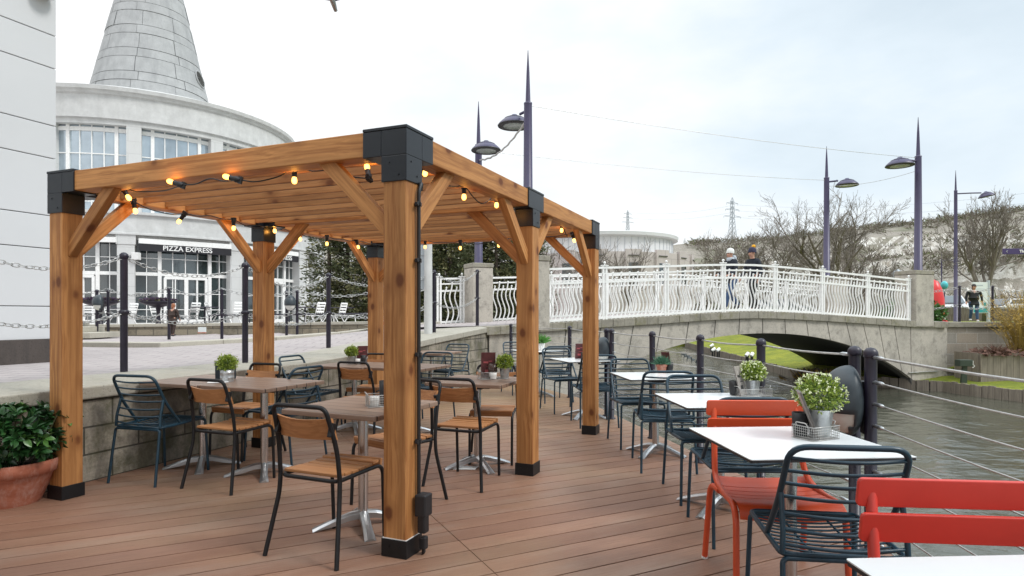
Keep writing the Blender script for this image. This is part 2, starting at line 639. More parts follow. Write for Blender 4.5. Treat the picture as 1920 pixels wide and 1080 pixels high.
# chalk face with scrub
g = G('chalk_hill')
s = g.gen()
sx = g.sep(s)
nz = g.sep(g.n('NewGeometry').outputs['True Normal'])[2]
n1 = g.noise(g.map(s, (1.0, .35, .75)), 1.0, 8, .78)
n2 = g.noise(g.map(s, (.12, .1, .2)), 1.0, 5, .65)
n3 = g.noise(g.map(s, (1.5, .6, .8)), 1.0, 7, .8)
chalk = g.mix(g.ramp(n1, [(.36, 0.0), (.60, 1.0)]), (.36, .32, .26), (.76, .745, .70))
veg = g.mix(g.ramp(n3, [(.4, 0.0), (.65, 1.0)]), (.205, .185, .155), (.31, .28, .235))  # hillside growth paler, haze painted into both tones
veg = g.mix(g.ramp(n2, [(.5, 0.0), (.7, .6)]), veg, (.085, .10, .035))
f = g.math('ADD', nz, g.math('ADD', g.math('MULTIPLY', g.math('SUBTRACT', n2, .5), 1.3), g.math('MULTIPLY', g.math('SUBTRACT', n3, .5), 2.0)))
c = g.mix(g.ramp(f, [(.60, 0.0), (.74, 1.0)]), chalk, veg)
MT['chalk_hill'] = g.fin(c, .95, None, g.bump(n1, .6, .6))

# glowing bulb
g = G('bulb_glow')
g.t.nodes.remove(g.p)
fr = g.n('LayerWeight', {'Blend': .35}).outputs['Facing']
e = g.n('Emission', {'Color': g.mix(fr, (1.0, .58, .16), (1.0, .36, .045)), 'Strength': 3.8})
tr = g.n('BsdfTransparent', {0: (1.0, .8, .5, 1)})
ms = g.n('MixShader', {0: .72, 1: tr.outputs[0], 2: e.outputs[0]})
g.t.links.new(ms.outputs[0], g.out.inputs[0])
MT['bulb_glow'] = g.m
# clear bulb glass
g = G('bulb_filament')
g.t.nodes.remove(g.p)
e = g.n('Emission', {'Color': (1.0, .55, .16, 1), 'Strength': 60.0})
g.t.links.new(e.outputs[0], g.out.inputs[0])
MT['bulb_filament'] = g.m
SKY_TOP, SUN_E, EXPO = 2.5, 1.5, 0.42
# ================================================================== deck
DD, DS = Vector((.897, .442)), Vector((-.442, .897))
W0, WD, WL = Vector((-3.36, 4.825)), Vector((.363, .932)), Vector((-.932, .363))


def wp(t, l=0.0, z=0.0):
    p = W0 + WD * t + WL * l
    return Vector((p.x, p.y, z))


def clip(poly, nrm, d):
    out = []
    n = len(poly)
    for i in range(n):
        a, b = poly[i], poly[(i + 1) % n]
        da, db = a.dot(nrm) - d, b.dot(nrm) - d
        if da >= 0:
            out.append(a)
        if (da >= 0) != (db >= 0):
            out.append(a + (b - a) * (da / (da - db)))
    return out


RAIL = [(-.02, 12.1), (.92, 9.8), (1.265, 7.88), (1.50, 6.57), (1.682, 5.49), (1.845, 4.553), (2.02, 3.546), (1.93, 3.27), (1.76, 1.5), (1.6, -.2), (1.42, -2.0)]
deck_poly = [wp(-8, .05).xy, Vector((1.5, -2.6))]
edge = []
for (x, y) in reversed(RAIL):
    edge.append(Vector((x + .13, y)))
deck_poly = [wp(-8, .05).xy] + edge + [wp(8.1, .05).xy]
mb = MB()
seam = Vector(gp(870, 1022)).dot(DD)
for k in range(-10, 110):
    lo, hi = k * .168, (k + 1) * .168
    pz = clip(clip(deck_poly, DS, lo + .0055), -DS, -(hi - .0055))
    for a, b in ((-50, seam - .002), (seam + .002, seam + 4.6), (seam + 4.604, 50)):
        q = clip(clip(pz, DD, a), -DD, -b)
        if len(q) >= 3:
            clean = [q[0]]
            for p in q[1:]:
                if (p - clean[-1]).length > 1e-4:
                    clean.append(p)
            if (clean[0] - clean[-1]).length < 1e-4:
                clean.pop()
            if len(clean) >= 3:
                mb.ext([(p.x, p.y, -.026) for p in clean], (0, 0, .026))
deck = struct(mb.build('deck', MT['deck_board'], bevel=.0025, seg=1))
mb = MB()
mb.ext([(p.x, p.y, -.20) for p in deck_poly], (0, 0, .168))
o = struct(mb.build('deck_floor_base', MT['deck_joist']))
o.name = 'deck_floor'

# ================================================================== water and ground
mb = MB()
from mathutils import noise as MN


def wave(x, y):
    k = 1.0
    p = Vector((x * .80 + y * .25, y * 1.25 - x * .3, 0))
    return -.75 + k * (.017 * MN.noise(p * 1.5) + .010 * MN.noise(p * 3.3 + Vector((7, 3, 1))) + .0042 * MN.noise(p * 7.5 + Vector((1, 9, 4))))


xs_w = [-4 + .5 * i for i in range(6)] + [-1 + .105 * i for i in range(162)] + [16.5, 20, 30]
ys_w = [-12, -8, -4] + [-1 + .105 * i for i in range(210)] + [21.2 + .3 * i for i in range(80)] + [50, 70]
mb.sheet([[(x, y, wave(x, y) if -1 < x < 16 and -1 < y < 45 else -.75) for x in xs_w] for y in ys_w])
struct(mb.build('canal_water', MT['canal_water']))
mb = MB()
mb.sheet([[(-6, -14, -1.9), (40, -14, -1.9)], [(-6, 75, -1.9), (40, 75, -1.9)]])
struct(mb.build('canal_bed_ground', MT['canal_wood']))

RK = [(-99, 0), (3.0, 0.0), (5.34, .165), (8.0, .33), (9.5, .36), (99, .36)]


def zt(x, y):
    p = Vector((x, y)) - W0
    q, l = p.dot(WD), p.dot(WL)
    return .745 + knots(RK, q) * (1 - smooth(1.6, 5.0, l))


def xr(y):
    if y < 12.9:
        return -4.227 + .3895 * (y - 5.163)
    if y < 15.4:
        return lerp(-1.21, -1.4, (y - 12.9) / 2.5)
    if y < 16.2:
        return lerp(-1.4, 1.5, (y - 15.4) / .8)
    return 1.5 + .1 * (y - 16)


mb = MB()
rows = []
for y in [-9 + .75 * i for i in range(48)] + [28, 32, 38, 46, 55, 64]:
    r = xr(y)
    rows.append([(r - d, y, zt(r - d, y)) for d in (60, 40, 25, 16, 12, 9, 7, 5.5, 4.5, 3.6, 2.8, 2.1, 1.5, 1, .5, 0)])
mb.sheet(rows)
struct(mb.build('pavement', MT['paving']))

BK = [(-12, 16.5), (8, 13.6), (12, 13.0), (14.56, 12.14), (15.5, 11.72), (16.5, 11.6), (16.85, 11.1), (19, 9.1), (39.6, 11.2), (64, 15)]
xb = lambda y: knots(BK, y)
mb = MB()
rows = []
for y in [-12, 0, 8, 12, 13, 14, 14.56, 15, 15.5, 16, 16.5, 16.85, 17.4]:
    x0 = xb(y)
    rows.append([(x0 + d, y, -.5 + .05 * min(d, 2)) for d in (0, .3, 1, 2, 5, 12, 40)])
mb.sheet(rows)
struct(mb.build('lawn_ground_strip', MT['lawn'])).name = 'lawn'
mb = MB()
rows = []
for y in [17.41, 18.2, 19, 20, 21.5, 23, 26, 30, 35, 39.6, 45, 52, 64]:
    x0 = xb(y)
    # from the water's edge the grass climbs to the car park level
    rows.append([(x0 + d, y, -.5 + 1.5 * smooth(-.3, 7.5, d)) for d in (0, .4, 1, 1.8, 2.6, 3.5, 4.5, 6, 8, 12, 20, 45, 110)])
mb.sheet(rows)
struct(mb.build('grass_bank_ground', MT['lawn'])).name = 'grass_bank'
mb = MB()
mb.sheet([[(-600, 63.5, .8), (600, 63.5, .8)], [(-600, 900, .8), (600, 900, .8)]])
mb.sheet([[(-600, -60, -2.2), (600, -60, -2.2)], [(-600, 63.5, -2.2), (600, 63.5, -2.2)]])
struct(mb.build('ground', MT['verge']))

# timber edging of the banks: one thing per bank, boards are its pattern
def edging(name, pts, label, zt0=-.46, zb=-1.1, w=.14):
    th = thing(name, label, 'edging', (pts[0][0], pts[0][1], zb))
    m = MB()
    for (x0, y0), (x1, y1) in zip(pts, pts[1:]):
        L = math.hypot(x1 - x0, y1 - y0)
        n = max(1, int(L / w))
        for i in range(n):
            a, b = i / n, (i + .94) / n
            zz = zt0 + RN.uniform(-.02, .02)
            j = RN.uniform(-.012, .012)
            m.obox((lerp(x0, x1, a) + j, lerp(y0, y1, a), (zz + zb) / 2), (lerp(x0, x1, b) + j, lerp(y0, y1, b), (zz + zb) / 2), .07, zz - zb)
    m.build('board_panel', MT['timber_grey'], th, world=True)
    return th


edging('timber_edging', [(BK[i][1] - .02, BK[i][0]) for i in range(1, 7)], 'grey timber board edging of the grass strip in front of the stone wall')
edging('timber_edging', [(BK[i][1] - .02, BK[i][0]) for i in range(6, 9)], 'brown timber board edging of the grass bank beyond the bridge arch', w=.2)
mb = MB()
mb.ext([(3, 42.5, -.9), (13, 41, -.9), (14, 60, -.9), (3, 60, -.9)], (0, 0, .5))
struct(mb.build('far_bank_ground', MT['lawn'])).name = 'far_bank'

# ================================================================== terrace wall
wa = ang(WD) + PI / 2
wall_fr = (wp(0, 0, 0), wa)
th = thing('stone_wall', 'low blockwork retaining wall with a wide concrete coping beside the deck', 'wall', wp(0, 0, 0), wa)
m = MB()
tops = [(-9, .655), (3.1, .655), (5.34, .82), (8.15, .985)]
for (t0, z0), (t1, z1) in zip(tops, tops[1:]):
    m.ext([wp(t0, 0, -.3), wp(t1, 0, -.3), wp(t1, 0, z1), wp(t0, 0, z0)], tuple(WL * .5) + (0,))
m.build('wall', MT['stone_wall'], th, world=True)
m = MB()
t = -9.0
while t < 8.1:
    t1 = min(8.15, t + 1.05)
    z0, z1 = knots(tops, t), knots(tops, t1 - .008)
    m.ext([wp(t, -.035, z0), wp(t1 - .008, -.035, z1), wp(t1 - .008, -.035, z1 + .10), wp(t, -.035, z0 + .10)], tuple(WL * .965) + (0,))
    t = t1
m.build('coping', MT['coping_terrace'], th, world=True, bevel=.012)

# ================================================================== bridge
NL, BD = Vector((.47, 12.56)), Vector((10.96, 4.5))
FL, FD = Vector((-.95, 15.7)), Vector((11.85, 5.6))
ZC = [(-.3, 1.06), (-.085, 1.085), (0, 1.13), (.125, 1.206), (.2775, 1.295), (.36, 1.35), (.43, 1.385), (.49, 1.40), (.55, 1.385), (.62, 1.355), (.684, 1.32), (.82, 1.236), (.95, 1.155), (1.05, 1.12), (1.3, 1.1)]
zc = lambda t: knots(ZC, t)


def za(t):
    d = t - .51
    return .87 - (5.3 + 6 * d * d) * d * d


def bn(t, z, off=0.0):
    p = NL + BD * t
    n = Vector((BD.y, -BD.x)).normalized()       # towards the camera
    p = p + n * off
    return Vector((p.x, p.y, z))


def bf(t, z, off=0.0):
    p = FL + FD * t
    n = Vector((-FD.y, FD.x)).normalized()
    p = p + n * off
    return Vector((p.x, p.y, z))


br = thing('stone_bridge', 'grey concrete arched footbridge over the canal with stained panel joints', 'bridge', bn(.51, -1.0))
m = MB()
# panels: joint lines lean outwards away from the crown
joints = [(-.085, -.085), (-.02, -.02), (.06, .045), (.13, .115), (.20, .185), (.262, .25), (.325, .318), (.39, .386), (.45, .448), (.51, .51), (.57, .572), (.63, .636), (.69, .70), (.748, .765), (.80, .822), (.85, .872), (.90, .925), (.955, .958), (1.05, 1.05)]
for (a0, a1), (b0, b1) in zip(joints, joints[1:]):
    N = 6
    top = [bn(lerp(a0, b0, k / N) + (0.0011 if k == 0 else -.0011 if k == N else 0), zc(lerp(a0, b0, k / N)) - .17) for k in range(N + 1)]
    bot = []
    for k in range(N, -1, -1):
        tt = lerp(a1, b1, k / N) + (0.0011 if k == 0 else -.0011 if k == N else 0)
        bot.append(bn(tt, max(-1.2, za(tt)) if .04 < tt < .98 else -1.2))
    nn = Vector((BD.y, -BD.x, 0)).normalized()
    m.ext(top + bot, tuple(-nn * .10))
m.build('arch_wall', MT['concrete'], br, world=True)
m = MB()
N = 60
ts = [-.085 + 1.135 * k / N for k in range(N + 1)]
nn = Vector((BD.y, -BD.x, 0)).normalized()
face = [bn(t, zc(t) - .175, -.012) for t in ts] + [bn(t, max(-1.25, za(t) + .01) if .05 < t < .97 else -1.25, -.012) for t in reversed(ts)]
m.ext(face, tuple(-nn * .3))
m.build('joint_backing', MT['joint_grey'], br, world=True)
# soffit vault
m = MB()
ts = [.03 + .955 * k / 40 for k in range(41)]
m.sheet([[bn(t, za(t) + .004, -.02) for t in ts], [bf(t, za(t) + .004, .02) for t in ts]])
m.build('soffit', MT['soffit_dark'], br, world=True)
m = MB()
ts = [-.085 + 1.135 * k / N for k in range(N + 1)]
face = [bf(t, zc(t) - .05, 0) for t in ts] + [bf(t, max(-1.25, za(t)) if .04 < t < .98 else -1.25) for t in reversed(ts)]
m.ext(face, tuple(Vector((FD.y, -FD.x, 0)).normalized() * .25))
m.build('rear_wall', MT['concrete'], br, world=True)
# coping slabs in front, kerb course behind, road
m = MB()
for k in range(24):
    t0, t1 = -.09 + 1.17 * k / 24, -.09 + 1.17 * (k + 1) / 24 - .0008
    tm = (t0 + t1) / 2
    for a, b in ((t0, tm), (tm, t1)):
        m.ext([bn(a, zc(a) - .17, .06), bn(b, zc(b) - .17, .06), bn(b, zc(b), .06), bn(a, zc(a), .06)], tuple(-nn * .42))
m.build('coping', MT['coping'], br, world=True, bevel=.01)
m = MB()
for k in range(60):
    t0, t1 = 0.02 + .95 * k / 60, .02 + .95 * (k + 1) / 60 - .001
    m.ext([bn(t0, zc(t0) - .05, -.14), bn(t1, zc(t1) - .05, -.14), bn(t1, zc(t1) + .05, -.14), bn(t0, zc(t0) + .05, -.14)], tuple(-nn * .2))
m.build('kerb_course', MT['kerb_stone'], br, world=True)
m = MB()
ts = [-.22 + 1.4 * k / 40 for k in range(41)]
m.sheet([[bn(t, zc(t) + .004, -.34) for t in ts], [bf(t, zc(t) + .004, -.2) for t in ts]])
m.build('road', MT['paving'], br, world=True)


def pier(pf, t, hw, z0, z1, dep, side):
    """square concrete pier: pf = bn or bf; its face is set 6 mm proud"""
    m = MB()
    a, b = pf(t - hw, z0, .066), pf(t + hw, z0, .066)
    d = (pf(t, 0, 0) - pf(t, 0, .066)).normalized() * dep
    m.ext([a, b, b + Vector((0, 0, z1 - .12 - z0)), a + Vector((0, 0, z1 - .12 - z0))], d)
    o = m.build('pier', MT['concrete'], br, world=True, bevel=.012)
    m = MB()
    a, b = pf(t - hw - .001, z1 - .112, .076), pf(t + hw + .001, z1 - .112, .076)
    m.ext([a, b, b + Vector((0, 0, .112)), a + Vector((0, 0, .112))], d.normalized() * (dep + .02))
    c = m.build('pier_cap', MT['coping'], None, bevel=.014)
    c.parent = o
    c.matrix_parent_inverse = FRM[br.name].inverted()
    return o


pier(bn, .004, .0215, 1.0, 2.53, .56, 1)
pier(bn, .997, .031, 1.0, 2.545, .62, 1)
pier(bf, 0.0, .0205, .9, 2.60, .62, 1)
pier(bf, 1.0, .028, 1.0, 2.60, .62, 1)
# the concrete return beside the right-hand pier
m = MB()
m.ext([bn(1.05, -.7, -.03), bn(1.088, -.7, -.03), bn(1.088, 1.0, -.03), bn(1.05, 1.0, -.03)], tuple(-nn * .5))
m.build('return_wall', MT['concrete'], br, world=True)
# thin conduit pipe low on the spandrel
m = MB()
m.tube([bn(.945, -.27, .03), bn(1.045, -.27, .03)], .018, 6)
m.build('conduit_pipe', MT['galvanised'], br, world=True)


# ------------------------------------------------------------------ white wavy railings
def baluster_mesh(h0, h1, ball, wavy=True):
    m = MB()
    pts = []
    for k in range(19):
        z = lerp(h0, h1, k / 18)
        if z < .86:
            s = (z - .06) / .80
            x = .052 * math.sin(2 * PI * s) + .012
        else:
            x = .012 + (z - .86) * .13
        pts.append((x if wavy else 0, 0, z))
    m.tube(pts, .0175, 6)
    if ball:
        m.ell((pts[-1][0], 0, h1 + .018), .024, 8, 6)
    me = m.build('baluster', MT['white_paint'])
    d = me.data
    bpy.data.objects.remove(me)
    return d


BAL = [baluster_mesh(.0, .985, True), baluster_mesh(.0, .875, True)]


def railing(pf, t0, t1, posts, name, label, off, nb):
    """thing: rails, posts and wavy bars standing on the coping"""
    base = pf(t0, zc(t0), off)
    d = (pf(t1, 0, off) - pf(t0, 0, off))
    th = thing(name, label, 'railing', base, 0, 'white railings of the bridge')
    ts = [lerp(t0, t1, k / 30) for k in range(31)]
    for h, hh, w in ((1.14, .045, .06), (1.005, .035, .035), (.835, .045, .04), (.065, .05, .04)):
        m = MB()
        up = [pf(t, zc(t) + h - hh, off + w / 2) for t in ts]
        for a, b in zip(up, up[1:]):
            n2 = Vector((-(b - a).y, (b - a).x, 0)).normalized()
            m.ext([a, b, b + Vector((0, 0, hh)), a + Vector((0, 0, hh))], n2 * w)
        m.build('rail', MT['white_paint'], th, world=True)
    me = None
    a0 = math.atan2(d.y, d.x)
    for t in posts:
        m = MB()
        for s in (-.038, .038):
            m.box((s, 0, .58), (.04, .05, 1.19))
        m.box((0, 0, 1.165), (.16, .075, .02))
        m.cyl((0, 0, 1.17), (0, 0, 1.21), .012, .012, 6)
        m.ell((0, 0, 1.225), .03, 8, 6)
        if me is None:
            o = m.build('post', MT['white_paint'], th)
            me = o.data
        else:
            o = bpy.data.objects.new('post', me)
            COL.objects.link(o)
            o.parent = th
        o.location = pf(t, zc(t), off) - base
        o.rotation_euler = (0, 0, a0)
    for k in range(nb):
        t = lerp(t0, t1, (k + .5) / nb)
        if any(abs(t - p) < .009 for p in posts):
            continue
        o = bpy.data.objects.new('baluster', BAL[k % 2])
        COL.objects.link(o)
        o.parent = th
        o.location = pf(t, zc(t), off) - base
        o.rotation_euler = (0, 0, a0)
    return th


railing(bn, .027, .962, [.142, .2775, .414, .550, .684, .8225, .957], 'bridge_railing', 'white metal railing with wavy bars along the near edge of the bridge', -.07, 104)
railing(bf, .024, .97, [.028, .165, .30, .435, .57, .705, .84, .965], 'bridge_railing', 'white metal railing with wavy bars along the far edge of the bridge, behind the walkers', -.12, 104)
railing(bf, -.078, -.026, [-.076, -.03], 'bridge_railing', 'short white railing panel left of the far lamp pier', -.12, 5)

# ------------------------------------------------------------------ right bank wall
ra = math.radians(3)
rw0 = bn(1.088, 0, -.06)
RWD = Vector((math.cos(ra), math.sin(ra), 0))
th = thing('stone_wall', 'tan stone block wall with grey coping right of the bridge above the grass strip', 'wall', (rw0.x, rw0.y, -.7), ra)
m = MB()
a, b = Vector((rw0.x, rw0.y, -.7)), Vector((rw0.x, rw0.y, -.7)) + RWD * 26
nrm = Vector((-RWD.y, RWD.x, 0))
m.ext([a, b, b + Vector((0, 0, 1.66)), a + Vector((0, 0, 1.66))], nrm * .4)
m.build('wall', MT['stone_tan'], th, world=True)
m = MB()
for k in range(20):
    p = Vector((rw0.x, rw0.y, .96)) + RWD * (1.3 * k) - nrm * .06
    q = p + RWD * 1.292
    m.ext([p, q, q + Vector((0, 0, .15)), p + Vector((0, 0, .15))], nrm * .55)
m.build('coping', MT['coping'], th, world=True, bevel=.012)
# ================================================================== pergola
PN, PA, PB = Vector((-.568, 3.304)), Vector((.398, .917)), Vector((-.929, .371))


def pg(x, y, z):
    """x metres to the left along the front beam, y metres back along the side beam"""
    p = PN + PB * x + PA * y
    return Vector((p.x, p.y, z))


perg = thing('pergola', 'timber pergola with black metal corner brackets, slatted roof and six square posts on the deck', 'pergola', pg(1.5, 1.95, 0), math.atan2(PB.y, PB.x) + PI)
PINV = FRM[perg.name].inverted()
PW, PL = 2.98, 3.89
PX, PY = (.08, PW - .08), (.08, 1.94, PL - .08)


def wood(name, p0, p1, w, h, mat='pergola_wood', up=(0, 0, 1), bevel=.006, parent=perg):
    p0, p1 = Vector(p0), Vector(p1)
    x = (p1 - p0).normalized()
    u = Vector(up)
    y = u.cross(x).normalized()
    z = x.cross(y)
    m = MB()
    m.box((0, 0, 0), ((p1 - p0).length, w, h))
    o = m.build(name, MT[mat], bevel=bevel)
    M = Matrix((x, y, z)).transposed().to_4x4()
    M.translation = (p0 + p1) / 2
    o.parent = parent
    o.matrix_parent_inverse = PINV
    o.matrix_basis = M
    return o


def pbox(m, x0, x1, y0, y1, z0, z1):
    m.ext([pg(x0, y0, z0), pg(x1, y0, z0), pg(x1, y1, z0), pg(x0, y1, z0)], (0, 0, z1 - z0))


ZB0, ZB1 = 2.192, 2.337
for ix, x in enumerate(PX):
    for iy, y in enumerate(PY):
        front = tuple(PA) + (0,)
        wood('post', pg(x, y, .02), pg(x, y, ZB0 + .02), .145, .145, up=front)
        m = MB()
        pbox(m, x - .08, x + .08, y - .08, y + .08, 0.0, .098)
        for s in (-1, 1):
            m.cyl(pg(x + .03 * s, y - .082, .06), pg(x + .03 * s, y - .084, .06), .006, n=8)
        m.build('post_boot', MT['black_steel'], perg, world=True, bevel=.003)
        if ix == 0 and iy == 0:
            m = MB()
            pbox(m, x - .0765, x + .0765, y - .0765, y + .0765, .0985, .102)
            m.build('sealant_bead', MT['white_plastic'], perg, world=True)
        # bracket: sleeve on the post + arms round the beams
        m = MB()
        pbox(m, x - .08, x + .08, y - .08, y + .08, 2.045, 2.186)
        sx = 1 if ix == 0 else -1
        arms = []
        if iy == 0:
            arms.append((x - .08, x + .08, y + .08, y + .20))
            arms.append((x - .08, x + .08, y - .08, y + .08))
        elif iy == 2:
            arms.append((x - .08, x + .08, y - .20, y - .08))
            arms.append((x - .08, x + .08, y - .08, y + .08))
        else:
            arms.append((x - .08, x + .08, y - .17, y + .17))
        xs = (x + .08, x + .20) if ix == 0 else (x - .20, x - .08)
        for a in arms:
            pbox(m, *a, 2.186, 2.328)
            pbox(m, a[0] - .003, a[1] + .003, a[2] - (.003 if a[2] == y - .08 else 0), a[3] + (.003 if a[3] == y + .08 else 0), 2.3285, 2.346)
        pbox(m, xs[0], xs[1], y - .08, y + .08, 2.186, 2.328)
        pbox(m, xs[0], xs[1], y - .083, y + .083, 2.3285, 2.346)
        for (px, py, pz) in ((x + .03, y - .081, 2.15), (x - .03, y - .081, 2.08)):
            m.cyl(pg(px, py, pz), pg(px, py - .003, pz), .0055, n=8)
        if ix == 0:
            for (px, py, pz) in ((x - .081, y - .03, 2.155), (x - .081, y + .03, 2.085)):
                m.cyl(pg(px, py, pz), pg(px - .003, py, pz), .0055, n=8)
        m.build('corner_bracket', MT['bracket_black'], perg, world=True, bevel=.003)
        # diagonal braces
        dirs = []
        if iy > 0:
            dirs.append((0, -1))
        if iy < 2:
            dirs.append((0, 1))
        dirs.append((1 if ix == 0 else -1, 0))
        for dx, dy in dirs:
            wood('brace', pg(x + dx * .045, y + dy * .045, 1.765), pg(x + dx * .515, y + dy * .515, 2.225), .062, .088, bevel=.005,
                 up=tuple((pg(dx, dy, 0) - pg(0, 0, 0)).normalized() * -.7 + Vector((0, 0, .7))))
zc_b = (ZB0 + ZB1) / 2
for x in PX:
    wood('beam', pg(x, .10, zc_b), pg(x, 1.93, zc_b), .138, .138)
    wood('beam', pg(x, 1.95, zc_b), pg(x, PL - .10, zc_b), .138, .138)
for y in (PY[0], PY[2]):
    wood('beam', pg(.165, y, zc_b), pg(PW - .165, y, zc_b), .138, .138)
wood('beam', pg(.15, PY[1], zc_b - .005), pg(PW - .15, PY[1], zc_b - .005), .125, .125)
for y0, y1 in ((PY[0] + .075, PY[1] - .07), (PY[1] + .07, PY[2] - .075)):
    n = 9
    for k in range(n):
        y = y0 + (k + .5) * (y1 - y0) / n
        tl = math.radians(RN.uniform(-1.5, 1.5))
        a3 = Vector((PA.x, PA.y, 0))
        wood('slat', pg(.15, y, 2.262 + RN.uniform(-.003, .003)), pg(PW - .15, y, 2.262 + RN.uniform(-.003, .003)), .028, .098, 'slat_wood', up=tuple(Vector((0, 0, 1)) * math.cos(tl) + a3 * math.sin(tl)), bevel=.003)
# conduit and socket box on the front post
cx = -.012
m = MB()
m.tube(rnd([pg(cx, .105, .33), pg(cx, .105, 2.0), pg(cx, .135, 2.06), pg(cx + .02, .16, 2.02)], .03), .0105, 8)
cond = m.build('conduit', MT['pipe_black'], perg, world=True)
for z in (.62, 1.1, 1.62, 1.93):
    m = MB()
    m.box(pg(cx + .003, .105, z), (.034, .034, .022))
    m.cyl(pg(cx - .008, .078, z), pg(cx - .014, .078, z), .012, n=10)
    o = m.build('pipe_clip', MT['black_plastic'], cond, bevel=.002)
    o.matrix_parent_inverse = PINV
m = MB()
pbox(m, cx - .065, cx + .003, .062, .142, .215, .335)
pbox(m, cx - .052, cx - .003, .08, .13, .12, .215)
pbox(m, cx - .05, cx - .012, .085, .125, .03, .10)
m.build('socket_box', MT['black_plastic'], perg, world=True, bevel=.008)
m = MB()
m.tube([pg(cx - .03, .105, .05), pg(cx - .03, .10, .01), pg(cx - .02, .13, .008)], .009, 7)
m.build('power_cable', MT['pipe_black'], perg, world=True)


# ------------------------------------------------------------------ string light
def hit(u, v, line):
    """ray through photo pixel meets the vertical plane of a pergola beam"""
    d = Vector(((u - 960) / F, 1.0))
    if line[0] == 'x':
        o, e = PN + PB * line[1], PA
    else:
        o, e = PN + PA * line[1], PB
    # d*Y = o + e*s
    det = d.x * (-e.y) + e.x * d.y
    Y = (o.x * (-e.y) + e.x * o.y) / det
    return at(u, v, Y)


sl = thing('string_light', 'black festoon cable with glowing round bulbs looped under the pergola beams', 'string lights', pg(1.5, 1.95, 2.1))
loops = [
    ('y', .19, [(688, 312, (-.2, .3, .8)), (552, 340, None)]),
    ('y', -.035, [(423, 331, (-1, 0, .25)), (318, 340, (-1, 0, .3))]),
    ('y', .19, [(242, 372, (.5, 0, -.8))]),
    ('x', PW - .21, [(254, 397, (.2, 0, -1)), (335, 416, (-.6, 0, -.8)), (438, 429, None), (515, 434, None), (563, 449, (.4, 0, -1)), (613, 458, None), (672, 464, (.3, 0, -1))]),
    ('y', PL - .20, [(797, 464, None), (863, 466, None), (935, 461, None)]),
    ('x', .20, [(1077, 452, (.3, 0, -1)), (1053, 433, None), (931, 386, None), (870, 371, None), (797, 326, None)]),
]
cable = []
bulbs = []
for ln in loops:
    for (u, v, d) in ln[2]:
        p = hit(u, v, ln[:2])
        d = Vector(d or (0, 0, -1)).normalized()
        bulbs.append((p, d))
        cable.append(p - d * .085)
cpts = []
for i, p in enumerate(cable):
    cpts.append(p)
    if i < len(cable) - 1:
        q = cable[i + 1]
        mid = (p + q) / 2
        if (p - q).length > .2:
            mid.z = min(2.18, max(p.z, q.z) + .012) - (.03 if i % 2 else -.01)
            cpts.append(lerp(p, mid, .5) - Vector((0, 0, .012)))
            cpts.append(mid)
            cpts.append(lerp(mid, q, .5) - Vector((0, 0, .012)))


def catmull(pts, n=5):
    out = []
    for i in range(len(pts) - 1):
        p0, p1, p2, p3 = pts[max(0, i - 1)], pts[i], pts[i + 1], pts[min(len(pts) - 1, i + 2)]
        for k in range(n):
            t = k / n
            out.append(.5 * ((2 * p1) + (p2 - p0) * t + (2 * p0 - 5 * p1 + 4 * p2 - p3) * t * t + (3 * p1 - p0 - 3 * p2 + p3) * t ** 3))
    out.append(pts[-1])
    return out


cpts = [pg(cx + .03, .16, 2.02)] + list(reversed(cpts))
m = MB()
m.tube(catmull(cpts, 4), .0045, 6)
m.build('cable', MT['pipe_black'], sl, world=True)
SI = FRM[sl.name].inverted()
m = MB()
m.tube([(0, 0, -.004), (0, 0, .03), (0, 0, .034), (0, 0, .062)], [.0155, .0165, .021, .016], 10)
m.box((0, 0, .062), (.044, .022, .022))
sock = m.build('socket', MT['black_plastic'])
me_s = sock.data
bpy.data.objects.remove(sock)
m = MB()
m.lathe([(.0001, -.048), (.010, -.045), (.0155, -.037), (.0172, -.026), (.015, -.012), (.0115, -.003), (.011, .004)], 14)
bb = m.build('bulb', MT['bulb_glow'])
me_b = bb.data
bpy.data.objects.remove(bb)
for i, (p, d) in enumerate(bulbs):
    q = Vector((0, 0, -1)).rotation_difference(d).to_matrix().to_4x4()
    M = SI @ (Matrix.Translation(p - d * .03) @ q)
    for nm, me in (('socket', me_s), ('bulb', me_b)):
        o = bpy.data.objects.new(nm, me)
        COL.objects.link(o)
        o.parent = sl
        o.matrix_basis = M
    ld = bpy.data.lights.get('bulb_light') or bpy.data.lights.new('bulb_light', 'POINT')
    ld.energy = .9
    ld.color = (1.0, .50, .14)
    ld.shadow_soft_size = .012
    lo = bpy.data.objects.new('bulb_light', ld)
    COL.objects.link(lo)
    lo.location = p

